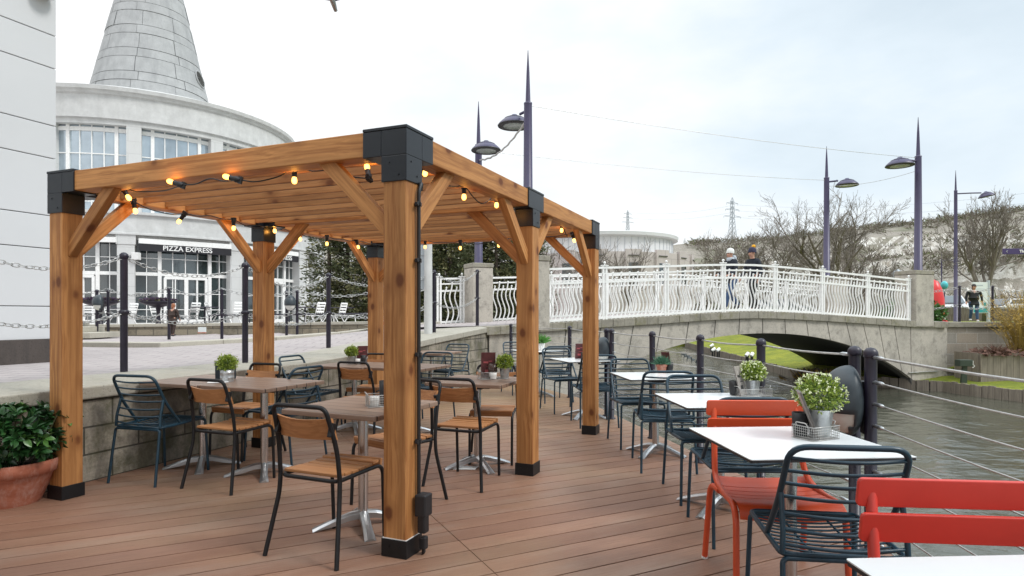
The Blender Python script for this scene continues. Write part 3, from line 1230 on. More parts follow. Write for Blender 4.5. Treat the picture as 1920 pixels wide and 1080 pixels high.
# ================================================================== furniture prototypes
def chair_wood(label):
    t = thing('slatted_chair', label, 'chair', group='teak and black tube chairs')
    bk = MT['black_steel']
    top = [(.205, -.20, .44), (.20, -.215, .60), (.185, -.255, .745), (.178, -.285, .835), (-.178, -.285, .835), (-.185, -.255, .745), (-.20, -.215, .60), (-.205, -.20, .44)]
    m = MB()
    m.tube(rnd(top, .075, 6), .0125, 10)
    m.build('back_frame', bk, t)
    for s in (-1, 1):
        m = MB()
        m.tube(rnd([(.205 * s, -.20, .44), (.207 * s, -.205, .34), (.245 * s, -.275, 0)], .14, 6), .0125, 10)
        m.build('leg', bk, t)
        m = MB()
        m.tube(rnd([(.19 * s, .05, .437), (.188 * s, .205, .437), (.187 * s, .225, 0)], .065, 6), .0115, 10)
        m.build('leg', bk, t)
    m = MB()
    m.tube(rnd([(.19, .06, .437), (.193, -.205, .432), (-.193, -.205, .432), (-.19, .06, .437)], .05, 5), .0115, 10)
    m.build('seat_frame', bk, t)
    m = MB()
    for k in range(6):
        y = -.165 + k * .062
        z = .461 - .010 * math.sin(PI * (k + .5) / 6) + (0.004 if k == 5 else 0)
        m.box((0, y, z), (.372, .055, .018))
    m.box((0, .196, .448), (.372, .018, .052), Matrix.Rotation(math.radians(-14), 3, 'X'))
    m.build('seat', MT['teak'], t, bevel=.004)
    m = MB()
    n = 14
    rows = []
    for zz, yy in ((.655, -.222), (.715, -.243), (.775, -.262)):
        rows.append([Vector((lerp(-.187, .187, k / n), yy + .012 - .034 * math.cos(PI * (k / n - .5)), zz - .012 * math.cos(PI * (k / n - .5)) * (1 if zz > .7 else 0))) for k in range(n + 1)])
    back = [[p + Vector((0, .016, 0)) for p in r] for r in rows]
    m.sheet(rows)
    m.sheet([r[::-1] for r in back])
    for r0, r1 in ((rows[-1], back[-1]), (back[0], rows[0])):
        m.sheet([r0, r1], False)
    for k in (0, -1):
        a = [r[k] for r in rows]
        b = [r[k] for r in back]
        m.sheet([a, b] if k == 0 else [b, a], False)
    m.build('backrest', MT['teak'], t)
    for s in (-1, 1):
        m = MB()
        m.box((.182 * s, -.238, .712), (.026, .03, .075), Matrix.Rotation(math.radians(-16), 3, 'X'))
        m.build('back_clamp', bk, t, bevel=.004)
    return t


def chair_wire(label):
    t = thing('wire_chair', label, 'chair', group='dark teal steel rod chairs')
    c = MT['teal_paint']
    m = MB()
    m.tube(rnd([(.218, -.03, .447), (.212, -.17, .63), (.204, -.275, .845), (-.204, -.275, .845), (-.212, -.17, .63), (-.218, -.03, .447)], .07, 6), .0115, 10)
    m.build('back_frame', c, t)
    for s in (-1, 1):
        m = MB()
        m.tube([(.216 * s, -.225, .44), (.213 * s, -.222, .52), (.209 * s, -.187, .655)], .0105, 8)
        m.build('back_strut', c, t)
    m = MB()

    def rod(z, y, x, bow, r=.0072):
        m.tube([(lerp(-x, x, k / 8), y - bow * math.sin(PI * k / 8), z - .006 * math.sin(PI * k / 8)) for k in range(9)], r, 6)
    for z, y in ((.80, -.252), (.748, -.227), (.695, -.201), (.642, -.185)):
        rod(z, y, .207, .036)
    for z, y in ((.583, -.205), (.528, -.219), (.474, -.222)):
        rod(z, y, .211, .034)
    m.build('backrest', c, t)
    m = MB()
    ring = rnd([(.218, .235, .452), (.218, -.225, .438), (-.218, -.225, .438), (-.218, .235, .452)], .035, 4, True)
    m.tube(ring, .0105, 8, True)
    m.build('seat_frame', c, t)
    m = MB()
    for k in range(11):
        y = .205 - k * .04
        zz = lerp(.452, .440, k / 10)
        m.tube([(lerp(-.212, .212, j / 8), y, zz - .022 * math.sin(PI * j / 8)) for j in range(9)], .0046, 5)
    for x in (-.09, .09):
        m.tube([(x, .235, .437), (x, 0, .424), (x, -.222, .424)], .005, 5)
    m.build('seat', c, t)
    for y, z in ((.238, .437), (-.228, .424)):
        m = MB()
        m.tube([(-.17, y, z), (.17, y, z)], .0095, 8)
        m.build('rail', c, t)
    for y, yf, zt_ in ((.238, .262, .437), (-.228, -.285, .424)):
        for s in (-1, 1):
            m = MB()
            m.tube(rnd([(.165 * s, y, zt_), (.216 * s, y, zt_), (.228 * s, yf, 0)], .05, 6), .0105, 8)
            m.build('leg', c, t)
    return t


def chair_red(label, mt):
    t = thing('metal_armless_chair', label, 'chair', group='red metal slat chairs')
    c = MT[mt]
    W = .245
    for s in (-1, 1):
        m = MB()
        m.tube(rnd([(.215 * s, -.262, .845), (.225 * s, -.215, .60), (.238 * s, -.165, .46), (.243 * s, .0, .425), (.25 * s, .205, .432), (.258 * s, .235, .0)], .10, 7), .0155, 10)
        m.build('side_frame', c, t)
        m = MB()
        m.tube(rnd([(.245 * s, -.06, .424), (.250 * s, -.20, .424), (.262 * s, -.268, .0)], .10, 7), .0155, 10)
        m.build('leg', c, t)
        m = MB()
        m.cyl((.258 * s, .235, 0), (.258 * s, .2348, .012), .0165, .0165, 10)
        m.cyl((.262 * s, -.268, 0), (.262 * s, -.267, .012), .0165, .0165, 10)
        m.build('foot_cap', MT['white_plastic'], t)
    # seat: curved slats side by side
    prof = [(-.185, .470), (-.16, .450), (-.10, .438), (0, .432), (.09, .436), (.15, .442), (.20, .437), (.226, .420), (.236, .385)]
    m = MB()
    cuts = [-.19, -.105, -.045, .015, .075, .3]
    for a, b in zip(cuts, cuts[1:]):
        pr = [(y, z) for y, z in prof if a < y < b]
        pr = [(a + .003, knots(prof, a + .003))] + pr + ([(b - .003, knots(prof, b - .003))] if b < .29 else [])
        rows = [[Vector((x, y, z - .012 * (1 - (x / W) ** 2))) for x in [lerp(-W + .004, W - .004, k / 10) for k in range(11)]] for y, z in pr]
        m.sheet(rows)
        m.sheet([[p - Vector((0, .002, .009)) for p in reversed(r)] for r in rows])
        low = lambda r: [p - Vector((0, .002, .009)) for p in r]
        m.sheet([low(rows[0]), rows[0]], False)
        m.sheet([rows[-1], low(rows[-1])], False)
    m.build('seat', c, t)
    for zb, yb in ((.775, -.258), (.682, -.240)):
        m = MB()
        tl = Matrix.Rotation(math.radians(-11), 3, 'X')
        w, h, r = .258, .0425, .014
        out = []
        for sx, sy in ((1, 1), (-1, 1), (-1, -1), (1, -1)):
            for k in range(5):
                a = {(1, 1): 0, (-1, 1): PI / 2, (-1, -1): PI, (1, -1): 1.5 * PI}[(sx, sy)] + PI / 2 * k / 4
                out.append((sx * (w - r) + r * math.cos(a), sy * (h - r) + r * math.sin(a)))
        cen = Vector((0, yb, zb + .045))
        m.ext([tl @ Vector((x, .016, z)) + cen for x, z in out], tl @ Vector((0, -.013, 0)))
        m.build('back_slat', c, t, bevel=.003)
    return t


def table_base(t):
    m = MB()
    m.lathe([(.031, .075), (.031, .70)], 20)
    m.build('pedestal', MT['steel_brushed'], t)
    for k in range(4):
        m = MB()
        a = PI / 4 + k * PI / 2
        R3 = Matrix.Rotation(a, 3, 'Z')
        rows = []
        for (x, zt_, w, th) in ((.0, .098, .028, .05), (.08, .088, .026, .045), (.18, .058, .027, .04), (.27, .026, .032, .022), (.305, .012, .034, .01)):
            rows.append([R3 @ Vector((x, y, z)) for (y, z) in ((-w, zt_ - th), (-w, zt_ - .012), (-w * .45, zt_), (w * .45, zt_), (w, zt_ - .012), (w, zt_ - th), (-w, zt_ - th))])
        m.sheet(rows, False)
        m.add(rows[-1][:6], [(0, 1, 2, 3, 4, 5)])
        m.build('foot', MT['alu'], t, bevel=.003)
    m = MB()
    m.box((0, 0, .712), (.26, .10, .022))
    m.box((0, 0, .69), (.12, .12, .03))
    m.box((.09, 0, .692), (.05, .03, .03))
    m.build('flip_bracket', MT['black_plastic'], t, bevel=.003)


def rrect(w, h, r, z, n=4):
    out = []
    for (sx, sy, a0) in ((1, 1, 0), (-1, 1, PI / 2), (-1, -1, PI), (1, -1, 1.5 * PI)):
        for k in range(n + 1):
            a = a0 + PI / 2 * k / n
            out.append((sx * (w - r) + r * math.cos(a), sy * (h - r) + r * math.sin(a), z))
    return out


def table_brown(label):
    t = thing('brown_table', label, 'table', group='brown plank-top tables')
    m = MB()
    m.ext(rrect(.345, .345, .02, .724), (0, 0, .03))
    m.build('tabletop', MT['table_brown'], t, bevel=.005)
    table_base(t)
    return t


def table_white(label):
    t = thing('white_table', label, 'table', group='white square café tables')
    m = MB()
    m.ext(rrect(.35, .35, .008, .7365), (0, 0, .0035))
    m.build('tabletop', MT['white_laminate'], t)
    m = MB()
    m.ext(rrect(.349, .349, .008, .7255), (0, 0, .0108))
    m.build('edge_panel', MT['laminate_edge'], t)
    table_base(t)
    return t


used = {}


def place(kind, mk, x, y, face, label, *a):
    rz = ang(face)
    if kind not in used:
        o = mk(label, *a)
        o.location = (x, y, 0)
        o.rotation_euler = (0, 0, rz)
        used[kind] = o
        return o
    return dup(used[kind], (x, y, 0), rz, label)


PAv = (.398, .917)
# brown tables
for (x, y, f, lb) in [(-2.06, 5.11, PAv, 'brown plank table with the leafy zinc tin, right half of the joined pair'),
                      (-2.70, 5.36, PAv, 'brown plank table by the wall, left half of the joined pair'),
                      (-.935, 3.86, (.40, .917), 'brown plank table just behind the front pergola post with a wire basket of shakers'),
                      (-.30, 5.36, (.33, .944), 'brown plank table by the middle pergola post carrying menu and pale plant'),
                      (-1.80, 7.02, PAv, 'brown plank table with plant and menus beside the far left pergola post'),
                      (-1.14, 6.80, PAv, 'brown plank table at the pergola back, mostly hidden by the front post'),
                      (-1.22, 9.35, (.36, .93), 'brown plank table standing beyond the pergola against the mossy wall')]:
    place('brown', table_brown, x, y, f, lb)
# white tables
for (x, y, f, lb) in [(1.28, 2.83, (-.07, 1), 'white square table with the nearest flowering plant, orange-red chair beyond it'),
                      (1.42, 4.20, (-.06, 1), 'white square table just beyond the orange-red chair, flowering pot at its corner'),
                      (1.37, 5.86, (-.10, 1), 'white square table carrying a terracotta pot of blue-green herb'),
                      (.93, 7.95, (-.28, .96), 'white square table beside the far pergola post'),
                      (.42, 9.95, (-.35, .94), 'white square table farthest along the deck, with the white pot of grass'),
                      (1.16, 1.13, (-.05, 1), 'white square table cut off by the picture edge, in front of the pink-red chair')]:
    place('white', table_white, x, y, f, lb)
# teak chairs
for (x, y, f, lb) in [(-1.02, 3.52, (.40, .917), 'teak and black chair nearest to us, left of the front pergola post'),
                      (-2.18, 4.83, (.36, .93), 'teak and black chair with its back to us at the joined pair of tables'),
                      (-2.52, 5.78, (-.35, -.94), 'teak and black chair facing us beyond the leafy zinc pot'),
                      (-.83, 4.33, (-.62, -.78), 'teak and black chair half hidden by the front pergola post'),
                      (-.36, 4.90, (.35, .94), 'teak and black chair with its back to us between front and middle pergola posts'),
                      (-.17, 5.62, (-.08, -1), 'teak and black chair facing us behind the table with the maroon menu'),
                      (-1.52, 6.50, (.34, .94), 'teak and black chair with its back to us at the back of the pergola'),
                      (-1.70, 7.30, (-.25, -.97), 'teak and black chair facing us beside the far left pergola post')]:
    place('teak', chair_wood, x, y, f, lb)
# teal chairs
for (x, y, f, lb) in [(-2.87, 5.03, (.27, .96), 'teal rod chair at the left end of the joined tables against the wall'),
                      (-2.09, 5.66, (-.92, .38), 'teal rod chair behind the joined brown tables, back turned to the right'),
                      (-2.28, 6.95, (.92, -.30), 'teal rod chair at the wall end of the back pergola table'),
                      (-1.02, 7.45, (-.35, -.94), 'teal rod chair beyond the front post, at the hidden back table'),
                      (-.98, 9.62, (-.45, -.89), 'teal rod chair against the mossy wall at the table beyond the pergola'),
                      (1.24, 2.46, (.13, .99), 'teal rod chair nearest to us, overlapped by the pink-red chair'),
                      (1.37, 3.74, (.02, 1), 'teal rod chair behind the orange-red chair, only its top rail and seat showing'),
                      (1.40, 4.50, (-.02, -1), 'teal rod chair facing us beyond the second white table'),
                      (1.32, 5.38, (.06, 1), 'teal rod chair with its back to us before the table with the terracotta pot'),
                      (1.27, 6.28, (.08, -1), 'teal rod chair facing us beyond the table with the terracotta pot'),
                      (.99, 7.42, (-.1, .99), 'teal rod chair behind the far pergola post, facing away'),
                      (.70, 8.45, (.3, -.95), 'teal rod chair facing us beyond the table by the far pergola post'),
                      (.62, 9.45, (-.3, .95), 'teal rod chair before the white pot of grass, near the canal wall'),
                      (.13, 10.35, (.35, -.93), 'teal rod chair farthest away, left of the white pot of grass')]:
    place('teal', chair_wire, x, y, f, lb)
o = chair_red('orange-red metal slat chair facing us at the white table with the basket', 'red_orange')
o.location = (1.30, 3.06, 0)
o.rotation_euler = (0, 0, ang((-.03, -1)))
o = chair_red('pink-red metal slat chair cut off by the picture edge, back slats closest to us', 'red_pink')
o.location = (1.21, 1.47, 0)
o.rotation_euler = (0, 0, ang((-.10, -1)))


# ================================================================== things on the tables
def leaves(m, n, c, rad, L, W, shell=.55, up=.35, mi=0, rn=RN, zmin=-9):
    c = Vector(c)
    for _ in range(n):
        d = Vector((rn.gauss(0, 1), rn.gauss(0, 1), rn.gauss(0, 1))).normalized()
        r = rn.uniform(shell, 1) ** .6 * (1 + .14 * math.sin(7 * d.x + 3) * math.cos(6 * d.y + 5 * d.z))
        p = c + Vector((d.x * rad[0], d.y * rad[1], d.z * rad[2])) * r
        if p.z < zmin:
            continue
        ax = (d + Vector((rn.gauss(0, .5), rn.gauss(0, .5), rn.gauss(0, .5) + up))).normalized()
        sd = ax.cross(Vector((rn.gauss(0, 1), rn.gauss(0, 1), rn.gauss(0, 1)))).normalized()
        nn_ = ax.cross(sd)
        l, w = L * rn.uniform(.7, 1.25), W * rn.uniform(.8, 1.2)
        a, b = p, p + ax * l - nn_ * l * .12
        e = p + ax * l * .5
        m.add([a, e + sd * w + nn_ * w * .35, b, e - sd * w + nn_ * w * .35], [(0, 1, 2), (0, 2, 3)], False, mi)


def potted(name, label, loc, kind, s=1.0):
    t = thing(name, label, 'potted plant', loc, RN.uniform(0, 6), 'small potted plants on the tables')
    m = MB()
    if kind == 'zinc':
        m.lathe([(.036 * s, 0), (.042 * s, .05 * s), (.05 * s, .098 * s), (.052 * s, .10 * s), (.047 * s, .098 * s), (.044 * s, .08 * s), (.0001, .08 * s)], 24)
        m.build('pot', MT['zinc'], t)
        h = .10 * s
    elif kind == 'terracotta':
        m.lathe([(.038, 0), (.048, .06), (.054, .061), (.056, .085), (.05, .085), (.045, .07), (.0001, .07)], 24)
        m.build('pot', MT['terracotta'], t)
        h = .085
    elif kind == 'white':
        m.lathe([(.042, 0), (.05, .03), (.06, .12), (.056, .12), (.05, .10), (.0001, .10)], 24)
        m.build('pot', MT['white_plastic'], t)
        h = .12
    elif kind == 'tin':
        m.lathe([(.055, 0), (.055, .03), (.057, .033), (.055, .036), (.055, .07), (.057, .073), (.055, .076), (.056, .10), (.052, .10), (.05, .08), (.0001, .08)], 28)
        m.build('pot', MT['zinc'], t)
        h = .10
    m = MB()
    if kind in ('zinc', 'tin'):
        leaves(m, 900, (0, 0, h + .055 * s), (.085 * s, .085 * s, .07 * s), .017, .0055, .3, .3, 0, RN, h - .01)
        leaves(m, 420, (0, 0, h + .05 * s), (.07 * s, .07 * s, .06 * s), .02, .007, .2, .3, 1, RN, h - .01)
        m.build('foliage', [MT['leaf_box'], MT['leaf_box_dark']], t)
        if label.find('flower') >= 0:
            m = MB()
            for _ in range(150):
                d = Vector((RN.gauss(0, 1), RN.gauss(0, 1), RN.gauss(.3, 1))).normalized()
                p = Vector((d.x * .092 * s, d.y * .092 * s, h + .055 * s + d.z * .075 * s))
                if p.z < h:
                    continue
                for k in range(4):
                    a = Vector((RN.gauss(0, 1), RN.gauss(0, 1), RN.gauss(0, 1))).normalized() * .008
                    b = d.cross(a).normalized() * .004
                    q = p + a * .8
                    m.add([p, q + b, q + a * .4 + d * .003, q - b], [(0, 1, 2, 3)])
            m.build('blossom', MT['petal_white'], t)
    elif kind == 'terracotta':
        for _ in range(420):
            a = RN.uniform(0, 2 * PI)
            el = RN.uniform(.15, 1.4)
            L = RN.uniform(.06, .115)
            d = Vector((math.cos(a) * math.cos(el), math.sin(a) * math.cos(el), math.sin(el)))
            p = Vector((RN.uniform(-.03, .03), RN.uniform(-.03, .03), h - .01))
            sd = d.cross(Vector((RN.gauss(0, 1), RN.gauss(0, 1), RN.gauss(0, 1)))).normalized() * .0042
            q = p + d * L
            m.add([p - sd * .4, p + sd * .4, lerp(p, q, .6) + sd, q, lerp(p, q, .6) - sd], [(0, 1, 2, 3, 4)])
        m.build('foliage', MT['leaf_thyme'], t)
    else:
        for _ in range(170):
            a = RN.uniform(0, 2 * PI)
            el = RN.uniform(.5, 1.5)
            L = RN.uniform(.12, .22)
            d = Vector((math.cos(a) * math.cos(el), math.sin(a) * math.cos(el), math.sin(el)))
            p = Vector((RN.uniform(-.03, .03), RN.uniform(-.03, .03), h - .02))
            sd = d.cross(Vector((0, 0, 1))).normalized() * .004
            md = p + d * L * .6
            q = p + d * L + Vector((d.x, d.y, -.5)) * .04
            m.add([p - sd, p + sd, md + sd, q, md - sd], [(0, 1, 2, 3, 4)])
        m.build('foliage', MT['leaf_grass_pot'], t)
    m = MB()
    m.lathe([(.0001, h - .012), (.046 * (s if kind == 'zinc' else 1), h - .014)], 16)
    m.build('soil', MT['soil'], t)
    return t


def basket(label, loc, rz, w=.19, d=.13, h=.06):
    t = thing('wire_basket', label, 'basket', loc, rz, 'wire condiment baskets')
    m = MB()
    r = .0011
    for z in [h * k / 5 for k in range(6)]:
        m.tube([(-w / 2, -d / 2, z + .002), (w / 2, -d / 2, z + .002), (w / 2, d / 2, z + .002), (-w / 2, d / 2, z + .002)], r * (2.0 if z in (0, h) else 1), 4, True)
    for k in range(17):
        x = lerp(-w / 2, w / 2, k / 16)
        m.tube([(x, -d / 2, h), (x, -d / 2, .002), (x, d / 2, .002), (x, d / 2, h)], r, 4)
    for k in range(1, 11):
        y = lerp(-d / 2, d / 2, k / 11)
        m.tube([(-w / 2, y, h), (-w / 2, y, .002), (w / 2, y, .002), (w / 2, y, h)], r, 4)
    m.build('wire_body', MT['wire_steel'], t)
    for s in (-1, 1):
        m = MB()
        m.tube(rnd([(s * w / 2, -.03, h), (s * (w / 2 + .012), -.03, h + .02), (s * (w / 2 + .012), .03, h + .02), (s * w / 2, .03, h)], .01, 3), .0026, 6)
        m.build('handle', MT['wire_steel'], t)
    return t


def menu(label, loc, rz, mt, w=.11, h=.20, tilt=12, motif=True):
    t = thing('menu_card', label, 'menu', loc, rz, 'menu cards standing on the tables')
    m = MB()
    T = Matrix.Rotation(math.radians(tilt), 3, 'X')
    for k, y in enumerate((0, .004, .008)):
        m.box(T @ Vector((.002 * k, y, h / 2 + .003)), (w, .0018, h), T)
    m.build('card', MT[mt], t)
    if motif:
        m = MB()
        for (x, z, a, b) in ((-.02, .14, .03, .012), (.02, .15, .022, .006), (.01, .10, .035, .004), (-.005, .06, .03, .02)):
            m.box(T @ Vector((x, -.0022, z)), (a * 1.4, .0008, b * 1.3), T)
        m.build('print_panel', MT['letter_maroon' if mt == 'menu_maroon' else 'laminate_edge'], t)
    return t


def pot_small(name, label, cat, loc, mt, r=.032, h=.085, grp=None):
    t = thing(name, label, cat, loc, 0, grp)
    m = MB()
    m.lathe([(r * .85, 0), (r, h * .5), (r * 1.06, h), (r * .95, h), (r * .9, h * .55), (.0001, h * .5)], 20)
    m.build('body', MT[mt], t)
    return t


ZTb, ZTw = .755, .7405
potted('potted_plant', 'bushy green plant in a ridged zinc tin on the joined brown tables', (-2.42, 5.22, ZTb), 'tin', 1.0)
menu('slate-blue menu card leaning behind the leafy zinc tin', (-2.50, 5.36, ZTb), .4, 'slate_blue', .16, .16, 20, False)
m = MB()
m.box((-2.45, 5.12, ZTb + .003), (.16, .1, .002), Matrix.Rotation(.4, 3, 'Z'))
o = m.build('paper_napkin', MT['paper'], frame=((-2.45, 5.12, ZTb), .4))
tag(o, 'flat white napkin beside the zinc tin on the joined tables', 'napkin')

basket('wire basket half hidden by the front post, holding a shaker', (-.82, 3.80, ZTb), .4, .15, .11, .07)
pot_small('cutlery_pot', 'black cutlery pot in the basket half hidden by the front post', 'pot', (-.79, 3.83, ZTb + .004), 'black_plastic', .036, .15)
pot_small('salt_shaker', 'white shaker in the basket half hidden by the front post', 'shaker', (-.845, 3.775, ZTb + .004), 'white_plastic', .028, .06)

basket('wire basket beside the maroon menu on the table by the middle post', (-.17, 5.42, ZTb), .35, .24, .13, .06)
menu('maroon menu card standing in the basket by the middle pergola post', (-.215, 5.47, ZTb + .004), .15, 'menu_maroon', .125, .225, 8)
pot_small('sauce_jar', 'dark brown sauce jar in front of the maroon menu', 'jar', (-.17, 5.42, ZTb + .004), 'jar_dark', .04, .13)
pot_small('salt_shaker', 'white salt shaker in front of the maroon menu', 'shaker', (-.165, 5.37, ZTb + .004), 'white_plastic', .032, .055)
potted('potted_plant', 'pale green plant in a zinc pot beside the maroon menu', (-.065, 5.43, ZTb), 'zinc', .95)

basket('wire basket with plant and menu by the far left pergola post', (-1.78, 7.05, ZTb), .4, .2, .13, .06)
potted('potted_plant', 'light green plant in a zinc pot by the far left pergola post', (-1.83, 7.02, ZTb + .004), 'zinc', .9)
menu('maroon menu card beside the plant by the far left pergola post', (-1.73, 7.08, ZTb + .004), .5, 'menu_maroon', .12, .2, 8)
pot_small('cutlery_pot', 'black pot beside the maroon menu by the far left post', 'pot', (-1.70, 7.02, ZTb + .004), 'black_plastic', .03, .1)
pot_small('salt_shaker', 'white shaker beside the plant by the far left post', 'shaker', (-1.755, 6.99, ZTb + .004), 'white_plastic', .028, .06)

basket('wire basket on the white table behind the nearest teal chair', (1.425, 2.885, ZTw), .42, .17, .12, .06)
potted('potted_plant', 'white flowering bush in a zinc pot, in the basket nearest us', (1.465, 2.93, ZTw + .004), 'zinc', 1.28)
pot_small('cutlery_pot', 'black cutlery pot in the basket nearest us', 'pot', (1.375, 2.93, ZTw + .004), 'black_plastic', .036, .11)
menu('grey folded menu leaning in the basket nearest us', (1.425, 2.86, ZTw + .004), 1.28, 'menu_grey', .11, .23, -20)

basket('wire basket on the white table in front of the canal bollard', (1.72, 4.40, ZTw), .25, .24, .13, .05)
potted('potted_plant', 'white flowering bush in a zinc pot on the second white table', (1.74, 4.44, ZTw + .004), 'zinc', 1.05)
pot_small('cutlery_pot', 'black cutlery pot beside the flowering bush on the second white table', 'pot', (1.60, 4.42, ZTw + .004), 'black_plastic', .036, .10)
menu('grey menu leaning beside the flowering bush on the second white table', (1.655, 4.38, ZTw + .004), .85, 'menu_grey', .12, .21, -14)

potted('potted_plant', 'blue-green herb in a terracotta pot on the third white table', (1.50, 6.16, ZTw), 'terracotta')
pot_small('cutlery_pot', 'black square pot behind the blue-green herb', 'pot', (1.585, 6.2, ZTw), 'black_plastic', .04, .1)
menu('maroon menu standing behind the blue-green herb', (1.575, 6.25, ZTw), -.9, 'menu_maroon', .09, .2, 10)
menu('small menu of many colours on the table beside the far pergola post', (.88, 8.03, ZTw), .2, 'menu_maroon', .12, .2, 8)
pot_small('cutlery_pot', 'black pot beside the small menu on the table by the far pergola post', 'pot', (.93, 7.96, ZTw), 'black_plastic', .035, .09)
potted('potted_plant', 'green grass plant in a white pot on the farthest white table', (.475, 9.95, ZTw), 'white')

# ------------------------------------------------------------------ laurel in terracotta
t = thing('potted_laurel', 'dark glossy laurel bush in a big weathered terracotta pot beside the left pergola post', 'potted plant', (-3.53, 4.32, 0))
m = MB()
m.lathe([(.175, 0), (.20, .05), (.262, .20), (.272, .215), (.295, .22), (.308, .30), (.300, .306), (.285, .30), (.275, .27), (.0001, .26)], 48)
m.build('pot', MT['terracotta'], t)
m = MB()
m.lathe([(.0001, .27), (.278, .266)], 24)
m.build('soil', MT['soil'], t)
m = MB()
for _ in range(28):
    a, r = RN.uniform(0, 2 * PI), RN.uniform(.02, .16)
    m.tube([(r * math.cos(a), r * math.sin(a), .26), (r * 1.9 * math.cos(a), r * 1.9 * math.sin(a), .5), (r * 2.3 * math.cos(a), r * 2.3 * math.sin(a), .62)], .004, 5)
m.build('stem', MT['bark_moss'], t)
m = MB()


def laurel_leaf(p, ax, L, W, mi):
    sd = ax.cross(Vector((RN.gauss(0, .6), RN.gauss(0, .6), 1))).normalized()
    nn_ = sd.cross(ax)
    rows = []
    for s, w in ((0, .08), (.25, .8), (.55, 1.0), (.8, .6), (1.0, .02)):
        c = p + ax * L * s - nn_ * (L * .22 * s * s) * -1 * -1
        rows.append([c - sd * W * w + nn_ * W * w * .35, c, c + sd * W * w + nn_ * W * w * .35])
    m.sheet(rows, True, mi)


for _ in range(360):
    d = Vector((RN.gauss(0, 1), RN.gauss(0, 1), RN.gauss(.2, .8))).normalized()
    r = RN.uniform(.55, 1.0)
    c = Vector((d.x * .40, d.y * .40, .50 + d.z * .20)) * 1.0
    c = Vector((d.x * .40 * r, d.y * .40 * r, .48 + d.z * .21 * r))
    if c.z < .30:
        continue
    mi = 1 if RN.random() < .16 else 0
    for k in range(6):
        a = 2 * PI * k / 6 + RN.uniform(-.4, .4)
        t1 = d.orthogonal().normalized()
        t2 = d.cross(t1)
        ax = (d * RN.uniform(.35, 1.0) + (t1 * math.cos(a) + t2 * math.sin(a)) * .8 + Vector((0, 0, .15))).normalized()
        laurel_leaf(c, ax, RN.uniform(.05, .085), RN.uniform(.0145, .021), mi)
m.build('foliage', [MT['leaf_laurel'], MT['leaf_laurel_light']], t)
# ================================================================== deck railing bollards and steel wires
def bollard_rail(x, y, label):
    t = thing('bollard', label, 'bollard', (x, y, 0), 0, 'dark bollards of the deck railing')
    m = MB()
    m.lathe([(.05, 0), (.05, .012), (.031, .014), (.031, 1.09)], 16)
    m.build('post', MT['bollard_paint'], t)
    m = MB()
    m.lathe([(.031, 1.089), (.0365, 1.095), (.0375, 1.108), (.034, 1.125), (.022, 1.14), (.0001, 1.146)], 16)
    m.build('cap', MT['bollard_paint'], t)
    return t


RB = [(-.02, 12.1), (.92, 9.8), (1.235, 8.02), (1.265, 7.80), (1.50, 6.57), (1.682, 5.49), (1.845, 4.553), (1.93, 3.46), (1.915, 3.28), (1.76, 1.5)]
LBL = ['dark bollard where the deck railing meets the stone wall', 'dark bollard near the farthest white table', 'farther one of the paired dark bollards carrying the distant oval lamp', 'nearer one of the paired dark bollards carrying the distant oval lamp',
       'dark bollard right behind the terracotta pot of herb', 'dark bollard left of the flowering bush on the second white table', 'dark bollard right of the flowering bush on the second white table',
       'farther of the paired dark bollards with the big oval lamp', 'nearer of the paired dark bollards with the big oval lamp', 'dark bollard beside the pink-red chair']
for (x, y), lb in zip(RB, LBL):
    bollard_rail(x, y, lb)
WZ = [1.095, .965, .85, .735, .615, .495, .375, .255, .13]
NM = ['top', 'second', 'third', 'fourth', 'fifth', 'sixth', 'seventh', 'eighth', 'lowest']
for run, (nm, grp) in (([8, 9], ('running towards us from the big oval lamp', 'wires of the near railing bay')), ([3, 4, 5, 6, 7], ('along the white tables between the two lamp pairs', 'wires of the middle railing bays')), ([0, 1, 2], ('in the far railing beside the stone wall', 'wires of the far railing bays'))):
    for k, z in enumerate(WZ):
        a, b = RB[run[0]], RB[run[-1]]
        t = thing('railing_wire', f'{NM[k]} steel wire of the deck railing {nm}', 'wire', (a[0], a[1], z), 0, grp)
        m = MB()
        pts = []
        for i, j in zip(run, run[1:]):
            for s in range(6):
                q = s / 6
                pts.append((lerp(RB[i][0], RB[j][0], q), lerp(RB[i][1], RB[j][1], q), z - .012 * math.sin(PI * q)))
        pts.append((b[0], b[1], z))
        m.tube(pts, .0042 if k else .0062, 6)
        m.build('cable', MT['wire_steel'], t, world=True)
        for (p, q) in ((a, RB[run[1]]), (b, RB[run[-2]])):
            d = (Vector(q) - Vector(p)).normalized()
            m = MB()
            f = lambda s: (p[0] + d.x * s, p[1] + d.y * s, z - .0015)
            m.tube([f(.03), f(.045), f(.047), f(.11), f(.13), f(.131)], [.006, .006, .0105, .0105, .007, .004], 8)
            m.build('tensioner', MT['zinc'], t, world=True)


